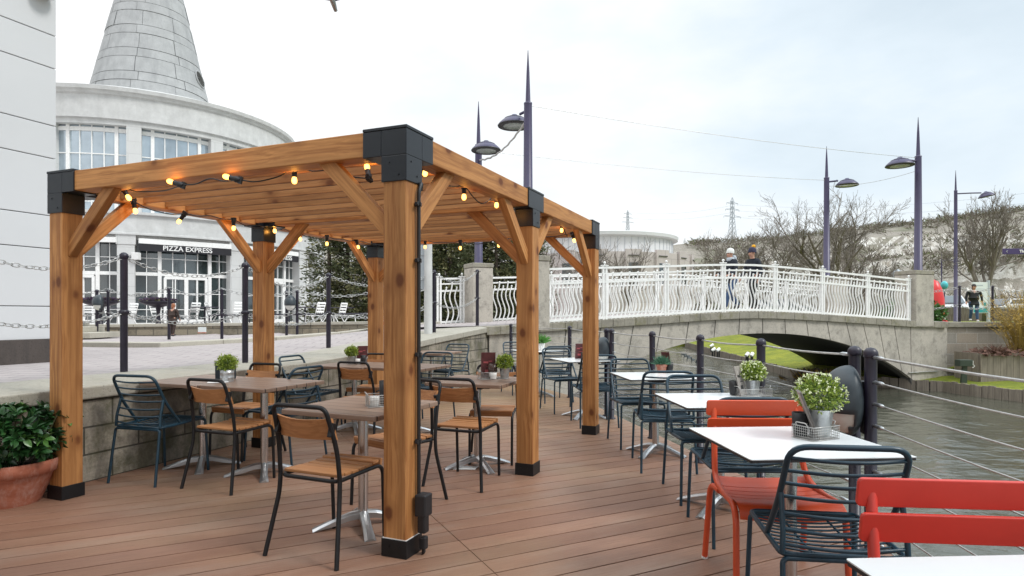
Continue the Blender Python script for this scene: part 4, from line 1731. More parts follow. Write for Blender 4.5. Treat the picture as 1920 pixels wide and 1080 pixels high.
def oval_lamp(x, y, z, face, label, s=1.0):
    """bulkhead lamp: dark hood above and behind, white diffuser below in front; local +Y is its front"""
    t = thing('oval_lamp', label, 'lamp', (x, y, z), ang(face), 'oval hooded lamps on bollard pairs')
    n, mm = 26, 20

    def surf(rx, ry, rz, keep, off=0):
        m = MB()
        vs, fs = [], []
        for i in range(mm + 1):
            ph = -PI / 2 + PI * i / mm
            for k in range(n):
                a = 2 * PI * k / n
                yy = math.cos(ph) * math.sin(a)
                vs.append(Vector((rx * math.cos(ph) * math.cos(a), ry * yy if yy > 0 else ry * .45 * yy, rz * math.sin(ph))) * s)
        for i in range(mm):
            for k in range(n):
                l = (k + 1) % n
                q = (i * n + k, i * n + l, (i + 1) * n + l, (i + 1) * n + k)
                c = sum((vs[j] for j in q), Vector()) / 4 / s
                if keep(c):
                    fs.append(q)
        m.add(vs, fs, True)
        return m
    hood = lambda c: c.z > -.045 or c.y < .012
    o = surf(.125, .135, .175, hood).build('hood', MT['rubber_dark'], t)
    sol = o.modifiers.new('thick', 'SOLIDIFY')
    sol.thickness = .006
    surf(.116, .124, .165, lambda c: c.y > -.03).build('diffuser', MT['diffuser'], t)
    m = MB()
    m.cyl(Vector((0, .085, .118)) * s, Vector((0, .102, .122)) * s, .012 * s, n=10)
    m.build('screw_boss', MT['black_plastic'], t)
    m = MB()
    m.box((0, -.062 * s, .02), (.06 * s, .03, .16 * s))
    m.box((0, -.065 * s, -.12), (.05 * s, .025, .10 * s))
    m.build('mount_plate', MT['black_plastic'], t)
    return t


oval_lamp(1.85, 3.37, .85, (-1, .3), 'big oval lamp with dark hood on the nearest bollard pair, behind the flowering bush', 1.1)
oval_lamp(1.18, 7.9, .86, (-1, -.45), 'oval lamp with dark hood and white lower half beside the far pergola post')

# ================================================================== terrace chain posts
def bollard_chain(x, y, z, label, grp, h=1.17):
    t = thing('chain_post', label, 'chain post', (x, y, z), 0, grp)
    m = MB()
    m.lathe([(.034, 0), (.034, h - .05)], 14)
    m.build('post', MT['bollard_paint'], t)
    m = MB()
    m.lathe([(.034, h - .055), (.038, h - .045), (.042, h - .025), (.038, h - .005), (.02, h + .012), (.0001, h + .016)], 14)
    m.build('cap', MT['bollard_paint'], t)
    m = MB()
    m.lathe([(.035, .565), (.045, .575), (.047, .59), (.045, .605), (.035, .615)], 14)
    for zz in (.59, h - .03):
        for s in (-1, 1):
            m.tube([(s * .045, 0, zz), (s * .06, 0, zz + .012), (s * .072, 0, zz), (s * .06, 0, zz - .012)], .004, 5, True)
    m.build('ring', MT['bollard_paint'], t)
    return t


def chain(p0, p1, sag, label, grp, pitch=.05, r=.0046, seg=5, k8=10):
    p0, p1 = Vector(p0), Vector(p1)
    L = (p1 - p0).length + 8 * sag * sag / (3 * (p1 - p0).length)
    n = max(4, int(L / pitch))
    t = thing('chain', label, 'chain', p0, 0, grp)
    m = MB()
    P = lambda s: lerp(p0, p1, s) - Vector((0, 0, sag * 4 * s * (1 - s)))
    hl, hw = pitch * .66, pitch * .32
    for i in range(n):
        a, b = P(i / n), P((i + 1) / n)
        c = (a + b) / 2
        x = (b - a).normalized()
        y = x.cross(Vector((0, 0, 1))).normalized()
        z = x.cross(y)
        th = (PI / 2 if i % 2 else 0) + RN.uniform(-.5, .5) + .5
        w = y * math.cos(th) + z * math.sin(th)
        pts = []
        for k in range(k8):
            an = 2 * PI * k / k8
            cx_, sy_ = math.cos(an), math.sin(an)
            pts.append(c + x * (math.copysign(abs(cx_) ** .75, cx_) * hl) + w * (sy_ * hw))
        m.tube(pts, r, seg, True)
    m.build('links', MT['galvanised'], t, world=True)
    return t


CP = [(-4.42, 4.75), (-3.84, 6.08), (-3.14, 7.23), (-2.70, 9.04), (-1.42, 11.2), (-.72, 12.75)]
CL = ['purple-black chain post at the white building, outside the frame', 'purple-black chain post in front of the rotunda doors, the nearest on the coping', 'purple-black chain post just left of the middle left pergola post', 'purple-black chain post right of the rotunda on the coping',
      'purple-black chain post right of the thick sign pole', 'purple-black chain post in front of the far lamp pier']
CZ = [.752, .752, .752, .752, .95, 1.075]
for i, ((x, y), lb, z) in enumerate(zip(CP, CL, CZ)):
    if i:
        bollard_chain(x, y, z, lb, 'chain posts along the terrace wall')
for i in range(len(CP) - 1):
    for nm, h, sg in (('upper', 1.14, .17), ('lower', .59, .13)):
        a, b = CP[i], CP[i + 1]
        d = (Vector(b) - Vector(a)).length
        chain((a[0], a[1], CZ[i] + h), (b[0], b[1], CZ[i + 1] + h), sg * min(1.2, d / 1.5),
              f'{nm} chain ' + ['sagging past the white building and the left pergola post', 'in front of the rotunda doors', 'beside the middle left pergola post', 'behind the far left and front pergola posts', 'in front of the far lamp pier'][i], 'chains along the terrace wall', .054 if i < 2 else .066, .0042 if i < 2 else .0048, 5, 10 if i < 2 else 8)
SP = [(-13.2, 15.4), (-9.86, 15.0), (-7.87, 14.1), (-6.8, 14.4), (-5.42, 15.5), (-3.5, 16.3), (-2.2, 17.0)]
SLB = ['', 'chain post pair at the planters, left of the nearest chain post', 'chain post beside the brown-coated child', 'chain post right of the double doors', 'chain post with the front-facing oval lamp', 'chain post with oval lamp behind the far left pergola post', '']
for i, (x, y) in enumerate(SP):
    z = zt(x, y) + .005
    if SLB[i]:
        bollard_chain(x, y, z, 'slim ' + SLB[i], 'chain posts on the far side of the walkway')
    if i in (1, 4, 5):
        bollard_chain(x - .26, y - .02, z, ['', 'left partner of the chain post pair at the planters', '', '', 'left partner of the chain post with the front-facing oval lamp', 'left partner of the chain post behind the far left pergola post'][i], 'chain posts on the far side of the walkway')
        oval_lamp(x - .13, y - .12, z + .86, [(0, -1), (-.7, -.7), 0, 0, (.1, -1), (-.8, .5)][i], ['', 'oval lamp at the flower bowls facing left', '', '', 'oval lamp facing us between two slim posts beside the rotunda', 'oval lamp glimpsed between front and far left pergola posts'][i], 1.15)
for i in range(len(SP) - 1):
    for nm, h in (('upper', 1.13), ('lower', .59)):
        a, b = SP[i], SP[i + 1]
        chain((a[0], a[1], zt(*a) + .06 + h), (b[0], b[1], zt(*b) + .06 + h), .16,
              f'{nm} distant chain ' + ['left of the flower bowls', 'between the flower bowls and the brown-coated child', 'across the double doors', 'right of the double doors', 'right of the front-facing oval lamp', 'in front of the conifers'][i], 'chains on the far side of the walkway', .11, .007, 4, 8)

# kerb of the upper pavement
KB = [(-14, 11.4), (-7.8, 10.95), (-6.1, 10.65), (-4.95, 12.9), (-3.9, 14.0), (-2.7, 14.7), (-1.75, 15.1)]
m = MB()
t = thing('stone_kerb', 'long pale stone kerb between the walkway and the rotunda terrace', 'kerb', (-6.1, 10.65, .7))
for (x0, y0), (x1, y1) in zip(KB, KB[1:]):
    L = math.hypot(x1 - x0, y1 - y0)
    n = max(1, int(L / .95))
    d = Vector((x1 - x0, y1 - y0)).normalized()
    for i in range(n):
        a, b = Vector((lerp(x0, x1, i / n), lerp(y0, y1, i / n))), Vector((lerp(x0, x1, (i + 1) / n), lerp(y0, y1, (i + 1) / n))) - d * .008
        z0, z1 = zt(a.x, a.y) - .03, zt(b.x, b.y) - .03
        m.ext([(a.x, a.y, z0 - .1), (b.x, b.y, z1 - .1), (b.x, b.y, z1 + .115), (a.x, a.y, z0 + .115)], (-d.y * .32, d.x * .32, 0))
m.build('kerb_stone', MT['kerb_stone'], t, world=True, bevel=.012)
m = MB()
rows = []
for (x, y) in KB:
    r = []
    for s in (0, .4, 1, 1.6, 2.2, 2.8, 3.4, 4, 4.6, 5.2, 6, 8, 16, 30):
        X, Y = x - .15 - .3 * s, y + .15 + s
        beyond = (Y - 15.7) - (X + 13.5) * .17
        r.append((X, Y, zt(X, Y) + (.05 if s == 0 else .09 if beyond > 0 else .004)))
    rows.append(r)
m.sheet(rows)
struct(m.build('upper_pavement', MT['paving'])).name = 'pavement'


# ================================================================== lamp posts on the piers
def lamp_post(base, head_dir, reach, label, grp='purple lamp posts on the bridge piers', H=3.1, spike=1.05, r=.105, head=.36, tilt=0.0):
    t = thing('lamp_post', label, 'lamp post', base, math.atan2(head_dir[1], head_dir[0]), grp)
    m = MB()
    m.lathe([(r * 1.25, 0), (r * 1.25, .02), (r, .03), (r * .8, H)], 18)
    m.build('pole', MT['lamp_purple'], t)
    m = MB()
    m.lathe([(r * .84, H), (r * .84, H + .03), (r * .55, H + .035), (r * .5, H + .06), (r * .3, H + spike * .6), (.006, H + spike)], 14)
    m.build('spike', MT['lamp_purple'], t)
    m = MB()
    m.tube([(0, 0, H - .12), (reach * .5, 0, H - .10), (reach - head * .75, 0, H - .10)], .03, 8)
    m.build('arm', MT['lamp_purple'], t)
    zc_ = H - .30
    T = Matrix.Rotation(tilt, 3, 'Y')
    m = MB()
    m.lathe([(head, .02), (head * 1.0, .035), (head * .93, .075), (head * .72, .145), (head * .6, .175), (head * .6, .18), (head * .42, .215), (head * .2, .24), (head * .16, .265), (.0001, .275)], 30, (reach, 0, zc_), T)
    hd = m.build('lamp_head', MT['lamp_purple'], t)
    m = MB()
    m.lathe([(.0001, -.005), (head * .45, 0), (head * .78, .018), (head * .80, .03)], 26, (reach, 0, zc_), T)
    m.build('lens', MT['lamp_lens'], hd)
    m = MB()
    m.lathe([(head * .80, .012), (head * .99, .012), (head * 1.02, .03), (head * .98, .045)], 30, (reach, 0, zc_), T)
    m.build('rim', MT['laminate_edge'], hd)
    m = MB()
    m.lathe([(head * .595, .176), (head * .615, .178), (head * .595, .186)], 26, (reach, 0, zc_), T)
    m.build('band', MT['laminate_edge'], hd)
    return t


def top_of(pf, t, dep, z):
    p = pf(t, z, -.25)
    return p


pNL, pNR, pFL, pFR = bn(-.005, 2.53, -.22), bn(1.012, 2.545, -.25), bf(0, 2.60, -.25), bf(.976, 2.60, -.25)
lamp_post(pNL, (-.45, .89), .62, 'tall purple spiked lamp post rising behind the pergola, the tallest in view', H=3.15, spike=1.12)
lamp_post(pFL, (.35, -.94), .62, 'purple spiked lamp post left of the tallest one, its dish towards us', H=2.97, spike=1.12)
lamp_post(pNR, (-.97, -.22), .62, 'purple spiked lamp post on the right bridge pier, dish to the left', H=3.22, spike=1.13)
lamp_post(pFR, (.95, -.3), .62, 'purple spiked lamp post behind the white railing with its dish to the right', H=3.36, spike=1.1)
for a, b, sg, r, lb in ((pNL + Vector((0, 0, 3.13)), pNR + Vector((0, 0, 3.20)), .10, .006, 'upper thin wire strung across the sky between the two near lamp posts'),
                        (pFL + Vector((0, 0, 2.86)), pFR + Vector((0, 0, 3.30)), .10, .006, 'lower thin wire strung across the sky between the two far lamp posts'),
                        (pNL + Vector((-.05, 0, 2.80)), pFL + Vector((0, 0, 2.62)), .22, .02, 'twisted grey rope hanging between the two left lamp posts'),
                        (pNR + Vector((0, 0, 2.85)), pFR + Vector((0, 0, 3.1)), .12, .006, 'faint wire hanging between the two right lamp posts')):
    t = thing('hanging_wire', lb, 'wire', a)
    m = MB()
    m.tube([lerp(a, b, k / 24) - Vector((0, 0, sg * 4 * (k / 24) * (1 - k / 24))) + Vector((0, 0, .012 * math.sin(k * 2.1) if r > .01 else 0)) for k in range(25)], r, 6)
    m.build('cable', MT['wire_steel'], t, world=True)

# ================================================================== thick sign pole beside the front pergola post
sx, sy = -1.50, 11.0
t = thing('sign_pole', 'thick pale grey pole with a sign panel, beside the front pergola post', 'sign', (sx, sy, zt(sx, sy)))
m = MB()
m.lathe([(.075, 0), (.07, 2.2)], 20)
m.build('pole', MT['fascia_white'], t)
m = MB()
m.box((-.36, .06, 1.22), (.68, .05, .85))
m.box((-.36, .03, 1.42), (.68, .02, .03))
m.box((-.36, .03, .98), (.68, .02, .03))
m.build('sign_panel', MT['steel_far'], t, bevel=.006)

# ================================================================== rotunda restaurant
RC = Vector((-22.6, 38.5))
GZ = .80


def rc_hit(u, R):
    d = Vector(((u - 960) / F, 1.0))
    a = d.dot(d)
    b = -2 * d.dot(RC)
    c = RC.dot(RC) - R * R
    k = (-b - math.sqrt(b * b - 4 * a * c)) / (2 * a)
    p = d * k - RC
    return math.atan2(p.y, p.x)


rot = thing('rotunda_building', 'round pale stone restaurant building with tall white windows and a grey stone cone tower', 'building', (RC.x, RC.y, GZ))
RI = (RC.x, RC.y, GZ)


def arc(m, R0, R1, a0, a1, z0, z1, seg=4):
    for k in range(seg):
        b0, b1 = lerp(a0, a1, k / seg), lerp(a0, a1, (k + 1) / seg)
        pl = [(R * math.cos(b), R * math.sin(b), z0) for R, b in ((R1, b0), (R1, b1), (R0, b1), (R0, b0))]
        m.ext(pl, (0, 0, z1 - z0))


def ring(m, prof, a0, a1, seg):
    rows = [[Vector((r * math.cos(lerp(a0, a1, k / seg)), r * math.sin(lerp(a0, a1, k / seg)), z)) for k in range(seg + 1)] for r, z in prof]
    m.sheet(rows, False)


R1, R2 = 8.1, 10.3
A0, A1 = math.radians(-175), math.radians(25)
L = lambda z: z - GZ
# lower fascia, parapet, balcony
m = MB()
ring(m, [(R2 - .9, 4.32), (R2 + .12, 4.32), (R2 + .12, 4.40), (R2 + .06, 4.42), (R2 + .06, 5.25), (R2 + .2, 5.28), (R2 + .2, 5.40), (R2 - .2, 5.42), (R1 - .2, 5.42)], A0, A1, 90)
m.build('lower_fascia', MT['fascia_white'], rot)
m = MB()
ring(m, [(R2 + .14, 4.33), (R2 + .14, 4.345)], A0, A1, 60)
# upper fascia and cornice
m = MB()
ring(m, [(R1 - .5, 10.05), (R1 + .03, 10.05), (R1 + .03, 10.3), (R1 + .16, 10.32), (R1 + .16, 11.45), (R1 + .26, 11.5), (R1 + .30, 11.62), (R1 + .42, 11.66), (R1 + .46, 11.84), (R1 + .3, 11.9), (R1 - .9, 12.3), (3.0, 13.4)], A0, A1, 90)
m.build('cornice', MT['fascia_white'], rot)
m = MB()
ring(m, [(R2 - 1.2, .0), (R2 - 1.2, 4.5)], A0, A1, 60)
ring(m, [(R1 - 1.1, 5.0), (R1 - 1.1, 10.2)], A0, A1, 60)
m.build('interior_wall', MT['interior_dark'], rot)
# columns
lowA = [rc_hit(u, R2) for u in (60, 236, 444.5, 567, 591)]
st = lowA[2] - lowA[1]
lowA = [lowA[1] - st * k for k in (4, 3, 2, 1)] + lowA[1:3] + [lowA[3]] + [lowA[4] + .03]
for a in lowA[:-1]:
    m = MB()
    w = .36 / R2
    arc(m, R2 - .75, R2 + .02, a - w, a + w, 0, 4.32, 2)
    arc(m, R2 - .75, R2 + .055, a - w * 1.12, a + w * 1.12, 3.86, 4.32, 2)
    m.build('column', MT['rotunda_stone'], rot)
m = MB()
arc(m, R2 - .75, R2 + .02, lowA[-1], A1, 0, 4.32, 14)
m.build('side_wall', MT['rotunda_stone'], rot)
upA = [rc_hit(u, R1) for u in (251, 407)]
su = upA[1] - upA[0]
upA = [upA[0] + su * k for k in range(-5, 5)]
for a in upA:
    m = MB()
    w = .33 / R1
    arc(m, R1 - .6, R1 + .02, a - w, a + w, 4.6, 10.06, 2)
    m.build('column', MT['rotunda_stone'], rot)


def window_bay(a0, a1, R, z0, z1, splits, hbars, door=False, glass='glass_dark'):
    """one glazed bay: frame bars as one part, its panes a sub-part"""
    w = rot
    P = lambda a, z, r: Vector((r * math.cos(a), r * math.sin(a), z))
    m = MB()

    def vbar(s, wd, zz0, zz1, dep=.07):
        a = lerp(a0, a1, s)
        d = wd / R / 2
        m.ext([P(a - d, zz0, R + dep), P(a + d, zz0, R + dep), P(a + d, zz0, R - .04), P(a - d, zz0, R - .04)], (0, 0, zz1 - zz0))

    def hbar(z, ht, s0=0., s1=1., dep=.05):
        n = 6
        for k in range(n):
            b0, b1 = lerp(a0, a1, lerp(s0, s1, k / n)), lerp(a0, a1, lerp(s0, s1, (k + 1) / n))
            m.ext([P(b0, z, R + dep), P(b1, z, R + dep), P(b1, z, R - .03), P(b0, z, R - .03)], (0, 0, ht))
    for s, wd in splits:
        vbar(s, wd, z0, z1, .08 if wd > .1 else .045)
    for z, ht in hbars:
        hbar(z, ht, dep=.06 if ht > .09 else .04)
    if door:
        for s, wd in ((.305, .12), (.525, .17), (.745, .12)):
            vbar(s, wd, z0, z0 + 2.32, .10)
        for s in (.41, .64):
            vbar(s, .05, z0, z0 + 2.3, .085)
        hbar(z0 + 2.25, .14, .30, .75, .095)
        hbar(z0 + .05, .2, .30, .75, .095)
    fr = m.build('window_frame', MT['white_paint'], rot)
    m = MB()
    n = 12
    m.sheet([[P(lerp(a0, a1, k / n), z, R - .015) for k in range(n + 1)] for z in (z0, z1)])
    m.build('glass', MT[glass], fr)
    return fr


spl = [(0, .08), (.12, .035), (.25, .16), (.3833, .038), (.5167, .038), (.65, .038), (.785, .16), (.90, .035), (1, .08)]
hb = [(0, .12), (.75, .036), (1.55, .036), (2.42, .16), (3.25, .036), (4.15, .17)]
for i, (a, b) in enumerate(zip(lowA[:-1], lowA[1:])):
    if b - a < .06:
        continue
    window_bay(a + .03, b - .03, R2 - .45, .02, 4.32, spl, hb, door=True)
usp = [(0, .06), (.16, .16), (.33, .045), (.5, .045), (.67, .045), (.84, .16), (1, .06)]
uhb = [(5.0, .2), (6.2, .05), (7.35, .05), (8.6, .05), (9.75, .2)]
for a, b in zip(upA[:-1], upA[1:]):
    window_bay(a + .035, b - .035, R1 - .35, 4.7, 10.06, usp, uhb, False, 'glass_sky')
# white blind boxes over the lower windows and black sign boards with lettering
def bay_point(i, s, R, z):
    a = lerp(lowA[i], lowA[i + 1], s)
    return Vector((R * math.cos(a), R * math.sin(a), z))


def letters(txt, size, name, mat, parent, M, extr=.012, bold=.0):
    cu = bpy.data.curves.new(name, 'FONT')
    cu.body = txt
    cu.size = size
    cu.extrude = extr
    cu.offset = bold
    cu.align_x = 'CENTER'
    cu.align_y = 'CENTER'
    ob = bpy.data.objects.new(name, cu)
    COL.objects.link(ob)
    dg = bpy.context.evaluated_depsgraph_get()
    me = bpy.data.meshes.new_from_object(ob.evaluated_get(dg))
    bpy.data.objects.remove(ob)
    bpy.data.curves.remove(cu)
    me.materials.clear()
    me.materials.append(mat)
    o = bpy.data.objects.new(name, me)
    COL.objects.link(o)
    o.parent = parent
    o.matrix_basis = M
    return o


for i in range(3, 6):
    p, q = bay_point(i, .10, R2 - .02, 3.92), bay_point(i, .93 if i < 5 else .86, R2 - .02, 3.92)
    m = MB()
    n2 = Vector(((q - p).y, -(q - p).x, 0)).normalized()
    m.ext([p, q, q + Vector((0, 0, .24)), p + Vector((0, 0, .24))], n2 * .22)
    m.build('blind_box', MT['white_paint'], rot)
    if i >= 4:
        p2, q2 = p + n2 * .16 - Vector((0, 0, .35)), q + n2 * .16 - Vector((0, 0, .35))
        m = MB()
        m.ext([p2, q2, q2 + Vector((0, 0, .34)), p2 + Vector((0, 0, .34))], n2 * .05)
        sg = m.build('sign_board', MT['sign_black'], rot)
        x = (q2 - p2).normalized()
        y = Vector((0, 0, 1))
        z = x.cross(y)
        M = Matrix((x, y, z)).transposed().to_4x4()
        M.translation = lerp(p2, q2, .51 if i == 4 else .55) + Vector((0, 0, .175)) + z * .06
        letters('PIZZA EXPRESS', .33, 'lettering', MT['letter_white'], sg, M, .012, .004)
# little white box on the first column
m = MB()
m.box(bay_point(4, .085, R2 + .1, 3.3), (.3, .3, .35))
m.build('speaker_box', MT['white_plastic'], rot, bevel=.02)
# cone tower of stone courses
TC = Vector(((284 - 960) / F * 38.5 - RC.x, 0, 0))
rz_ = lambda z: 3.22 - (z - 14.2) * .225
m = MB()
m.lathe([(rz_(11.5) - .09, 11.5), (rz_(24) - .09, 24.0)], 60, (TC.x, 0, 0))
zz = 11.6
k = 0
while zz < 23.5:
    hgt = .95 if k % 2 == 0 else .55
    nb = 9 if k % 2 == 0 else 8
    a_off = .37 * k
    for b in range(nb):
        b0, b1 = 2 * PI * b / nb + a_off, 2 * PI * (b + 1) / nb + a_off - .008
        jit = RN.uniform(-.02, .02)
        rows = []
        for z in (zz + .017, zz + hgt - .017):
            rows.append([Vector((TC.x + (rz_(z) + jit) * math.cos(lerp(b0, b1, j / 6)), (rz_(z) + jit) * math.sin(lerp(b0, b1, j / 6)), z)) for j in range(7)])
        m.sheet(rows)
        ins = [[Vector((TC.x + (p.x - TC.x) * .97, p.y * .97, p.z)) for p in r] for r in rows]
        m.sheet([ins[0], rows[0]], False)
        m.sheet([rows[1], ins[1]], False)
    zz += hgt
    k += 1
cone = m.build('cone_tower', MT['cone_stone'], rot)
# round opening in the cone: a flat dark disc paints the shade inside
ao = math.asin(max(-1, min(1, (.88 * 3.3) / 3.3)))
aa = math.atan2(-38.5, 22.6) + 1.08
zo = 15.3
nrm = Vector((math.cos(aa), math.sin(aa), .262)).normalized()
ce = Vector((TC.x, 0, zo)) + Vector((math.cos(aa), math.sin(aa), 0)) * (rz_(zo) + .0)
q = Vector((0, 0, 1)).rotation_difference(nrm).to_matrix()
m = MB()
m.lathe([(.46, .0), (.48, .06), (.53, .06), (.54, .0)], 28, ce, q)
orr = m.build('oculus_ring', MT['cone_stone'], rot)
m = MB()
m.lathe([(.0001, .03), (.465, .03)], 28, ce, q)
m.build('oculus_shade', MT['joint_grey'], orr)

# ================================================================== white building at the left edge
wb = thing('white_building', 'tall white panelled building at the left edge with a dark plinth', 'building', (-5.58, 7.52, .74))
wd_ = Vector((.40, .917, 0)).normalized()
c0 = Vector((-5.58, 7.52, 0))
nrm = Vector((-wd_.y, wd_.x, 0))
m = MB()
zs = [1.02, 1.42, 2.12, 2.52, 3.22, 3.62, 4.32, 4.72, 5.42, 5.82, 6.6, 7.2, 8.2]
for z0, z1 in zip(zs, zs[1:]):
    m.ext([c0 - wd_ * 14 + Vector((0, 0, z0 + .005)), c0 + Vector((0, 0, z0 + .005)), c0 + Vector((0, 0, z1 - .004)), c0 - wd_ * 14 + Vector((0, 0, z1 - .004))], nrm * 5)
m.build('wall', MT['render_white'], wb, world=True, bevel=.006)
m = MB()
cc = c0 - wd_ * .02 + nrm * .02
m.ext([cc - wd_ * 13.9 + Vector((0, 0, .6)), cc + Vector((0, 0, .6)), cc + Vector((0, 0, 8.1)), cc - wd_ * 13.9 + Vector((0, 0, 8.1))], nrm * 4.9)
m.build('joint_backing', MT['joint_dark'], wb, world=True)
m = MB()
m.ext([c0 - wd_ * 14 - nrm * .03 + Vector((0, 0, .6)), c0 - wd_ * .0 - nrm * .03 + Vector((0, 0, .6)), c0 - nrm * .03 + Vector((0, 0, 1.03)), c0 - wd_ * 14 - nrm * .03 + Vector((0, 0, 1.03))], nrm * 1)
m.build('plinth', MT['plinth_dark'], wb, world=True, bevel=.01)
lm = thing('wall_lamp', 'white glass lamp with a metal ring at the top corner of the white building', 'lamp', c0 - wd_ * .10 - nrm * .03 + Vector((0, 0, 5.12)))
m = MB()
m.lathe([(.09, .03), (.10, .25), (.10, .5)], 18, (.03, -.10, 0))
m.build('glass_cylinder', MT['diffuser'], lm)
m = MB()
m.lathe([(.11, .0), (.125, .02), (.125, .05), (.11, .06)], 18, (.03, -.10, 0))
m.tube([(.03, -.1, .02), (-.12, -.02, .08), (-.3, .0, .2)], .02, 6)
m.build('bracket', MT['galvanised'], lm)

# ================================================================== low wall, planters, far terrace furniture
t = thing('low_wall', 'long low stone wall with pale coping in front of the rotunda terrace', 'wall', (-11.5, 15.6, .6), math.atan2(1.9, 8.5))
LW0, LW1 = Vector((-13.5, 15.6, 0)), Vector((-2.9, 17.4, 0))
d = (LW1 - LW0).normalized()
nrm = Vector((-d.y, d.x, 0))
m = MB()
m.ext([LW0 + Vector((0, 0, .5)), LW1 + Vector((0, 0, .6)), LW1 + Vector((0, 0, 1.06)), LW0 + Vector((0, 0, .96))], nrm * .3)
m.build('wall', MT['stone_low'], t, world=True)
m = MB()
for k in range(12):
    a, b = lerp(LW0, LW1, k / 12), lerp(LW0, LW1, (k + 1) / 12) - d * .01
    za_, zb_ = lerp(.96, 1.06, k / 12), lerp(.96, 1.06, (k + 1) / 12)
    m.ext([a - nrm * .04 + Vector((0, 0, za_)), b - nrm * .04 + Vector((0, 0, zb_)), b - nrm * .04 + Vector((0, 0, zb_ + .08)), a - nrm * .04 + Vector((0, 0, za_ + .08))], nrm * .38)
m.build('coping', MT['kerb_stone'], t, world=True, bevel=.01)
# steps at its left end
t = thing('stone_steps', 'pale stone steps beside the left pergola post at the end of the low wall', 'steps', (-10.4, 14.6, .75))
m = MB()
for k in range(3):
    m.box((-.45 * k, .1 * k, .09 + .13 * k), (1.5, 1.1, .13))
m.build('step', MT['kerb_stone'], t, bevel=.01)
# dark tube rail above the low wall
t = thing('tube_rail', 'dark tubular rail standing on the low wall in front of the café chairs', 'railing', (-7.6, 16.6, 1.1))
m = MB()
ra_, rb_ = lerp(LW0, LW1, .50) + nrm * .15, lerp(LW0, LW1, .99) + nrm * .15
for k in range(1):
    m.tube([ra_ + Vector((0, 0, 1.30)), rb_ + Vector((0, 0, 1.36))], .022, 8)
m.build('rail', MT['bollard_paint'], t, world=True)
for k in range(6):
    p = lerp(ra_, rb_, (k + .02) / 5.1)
    m = MB()
    m.tube([p + Vector((0, 0, 1.0)), p + Vector((0, 0, 1.32))], .02, 8)
    m.build('post', MT['bollard_paint'], t, world=True)
for k, (u, lb) in enumerate(((318, 'beside the doors'), (422, 'right of the doors'))):
    pass


def flower_bowl(x, y, label):
    z = zt(x, y) + .09
    t = thing('flower_bowl', label, 'planter', (x, y, z), 0, 'flower bowls in front of the rotunda')
    m = MB()
    m.lathe([(.22, 0), (.10, .06), (.05, .5), (.08, .72), (.40, .82), (.60, .92), (.58, .93), (.4, .88), (.0001, .87)], 24)
    m.build('bowl', MT['bollard_paint'], t)
    m = MB()
    leaves(m, 700, (0, 0, .955), (.52, .52, .06), .075, .03, .1, .9, 0, RN, .85)
    leaves(m, 260, (0, 0, .94), (.5, .5, .06), .075, .03, .1, .9, 1, RN, .85)
    m.build('flowers', [MT['heather'], MT['needle_mid']], t)


flower_bowl(-13.4, 20.0, 'stone bowl of purple heather half hidden by the left pergola post')
flower_bowl(-11.8, 20.5, 'stone bowl of purple heather beside the double doors')


def cafe_chair(label):
    t = thing('cafe_chair', label, 'chair', group='white café chairs outside the rotunda')
    m = MB()
    for s in (-1, 1):
        m.tube([(.21 * s, .24, 0), (.2 * s, .2, .45), (.2 * s, -.18, .43), (.2 * s, -.30, .88)], .016, 6)
        m.tube([(.2 * s, -.02, .44), (.21 * s, -.30, 0)], .016, 6)
    m.build('frame', MT['white_paint'], t)
    m = MB()
    for k in range(5):
        m.box((0, -.15 + k * .085, .452), (.40, .07, .012))
    m.build('seat', MT['white_paint'], t)
    m = MB()
    for z, y in ((.58, -.215), (.68, -.245), (.78, -.275), (.87, -.30)):
        m.box((0, y, z), (.40, .012, .06), Matrix.Rotation(math.radians(-16), 3, 'X'))
    m.build('backrest', MT['white_paint'], t)
    return t


cc_ = None
CH = [(172, 24, .3, 'by the left heather bowl'), (212, 23.5, -1.2, 'behind the nearest chain post'), (238, 22.5, 1.4, 'right of the nearest chain post'), (301, 21.5, -1.5, 'left of the brown-coated child'), (312, 22.6, -1.2, 'just behind the brown-coated child'), (355, 21.5, 1.3, 'in front of the double doors'), (404, 21.5, -1.4, 'right of the double doors'), (436, 20.5, 1.2, 'at the white column'), (520, 22, -1.3, 'beside the oval lamp'), (590, 21, 1.2, 'at the rotunda corner'), (612, 22.5, -1.1, 'left of the far conifers'), (632, 22, 1.3, 'under the conifers'), (655, 23, -1.3, 'under the conifers by the far left post')]
for i, (u, Y, rz, lb) in enumerate(CH):
    x = (u - 960) / F * Y
    z = zt(x, Y) + .1
    if cc_ is None:
        cc_ = cafe_chair('white café chair ' + lb)
        cc_.location = (x, Y, z)
        cc_.rotation_euler = (0, 0, rz)
    else:
        dup(cc_, (x, Y, z), rz, 'white café chair ' + lb)
tt_ = None
for (u, Y, lb) in ((384, 21.2, 'dark round café table between the double doors and the white column'), (200, 24.2, 'dark café table behind the left chain posts'), (572, 21.8, 'dark café table in front of the rotunda corner'), (643, 23, 'dark café table under the conifers')):
    x = (u - 960) / F * Y
    if tt_ is None:
        tt_ = thing('cafe_table', lb, 'table', (x, Y, zt(x, Y) + .1), 0, 'dark café tables outside the rotunda')
        m = MB()
        m.lathe([(.45, .72), (.45, .75), (.0001, .752)], 24)
        m.build('tabletop', MT['bollard_paint'], tt_)
        m = MB()
        m.lathe([(.24, 0), (.22, .03), (.03, .05), (.03, .72)], 14)
        m.build('pedestal', MT['bollard_paint'], tt_)
    else:
        dup(tt_, (x, Y, zt(x, Y) + .1), 0, lb)
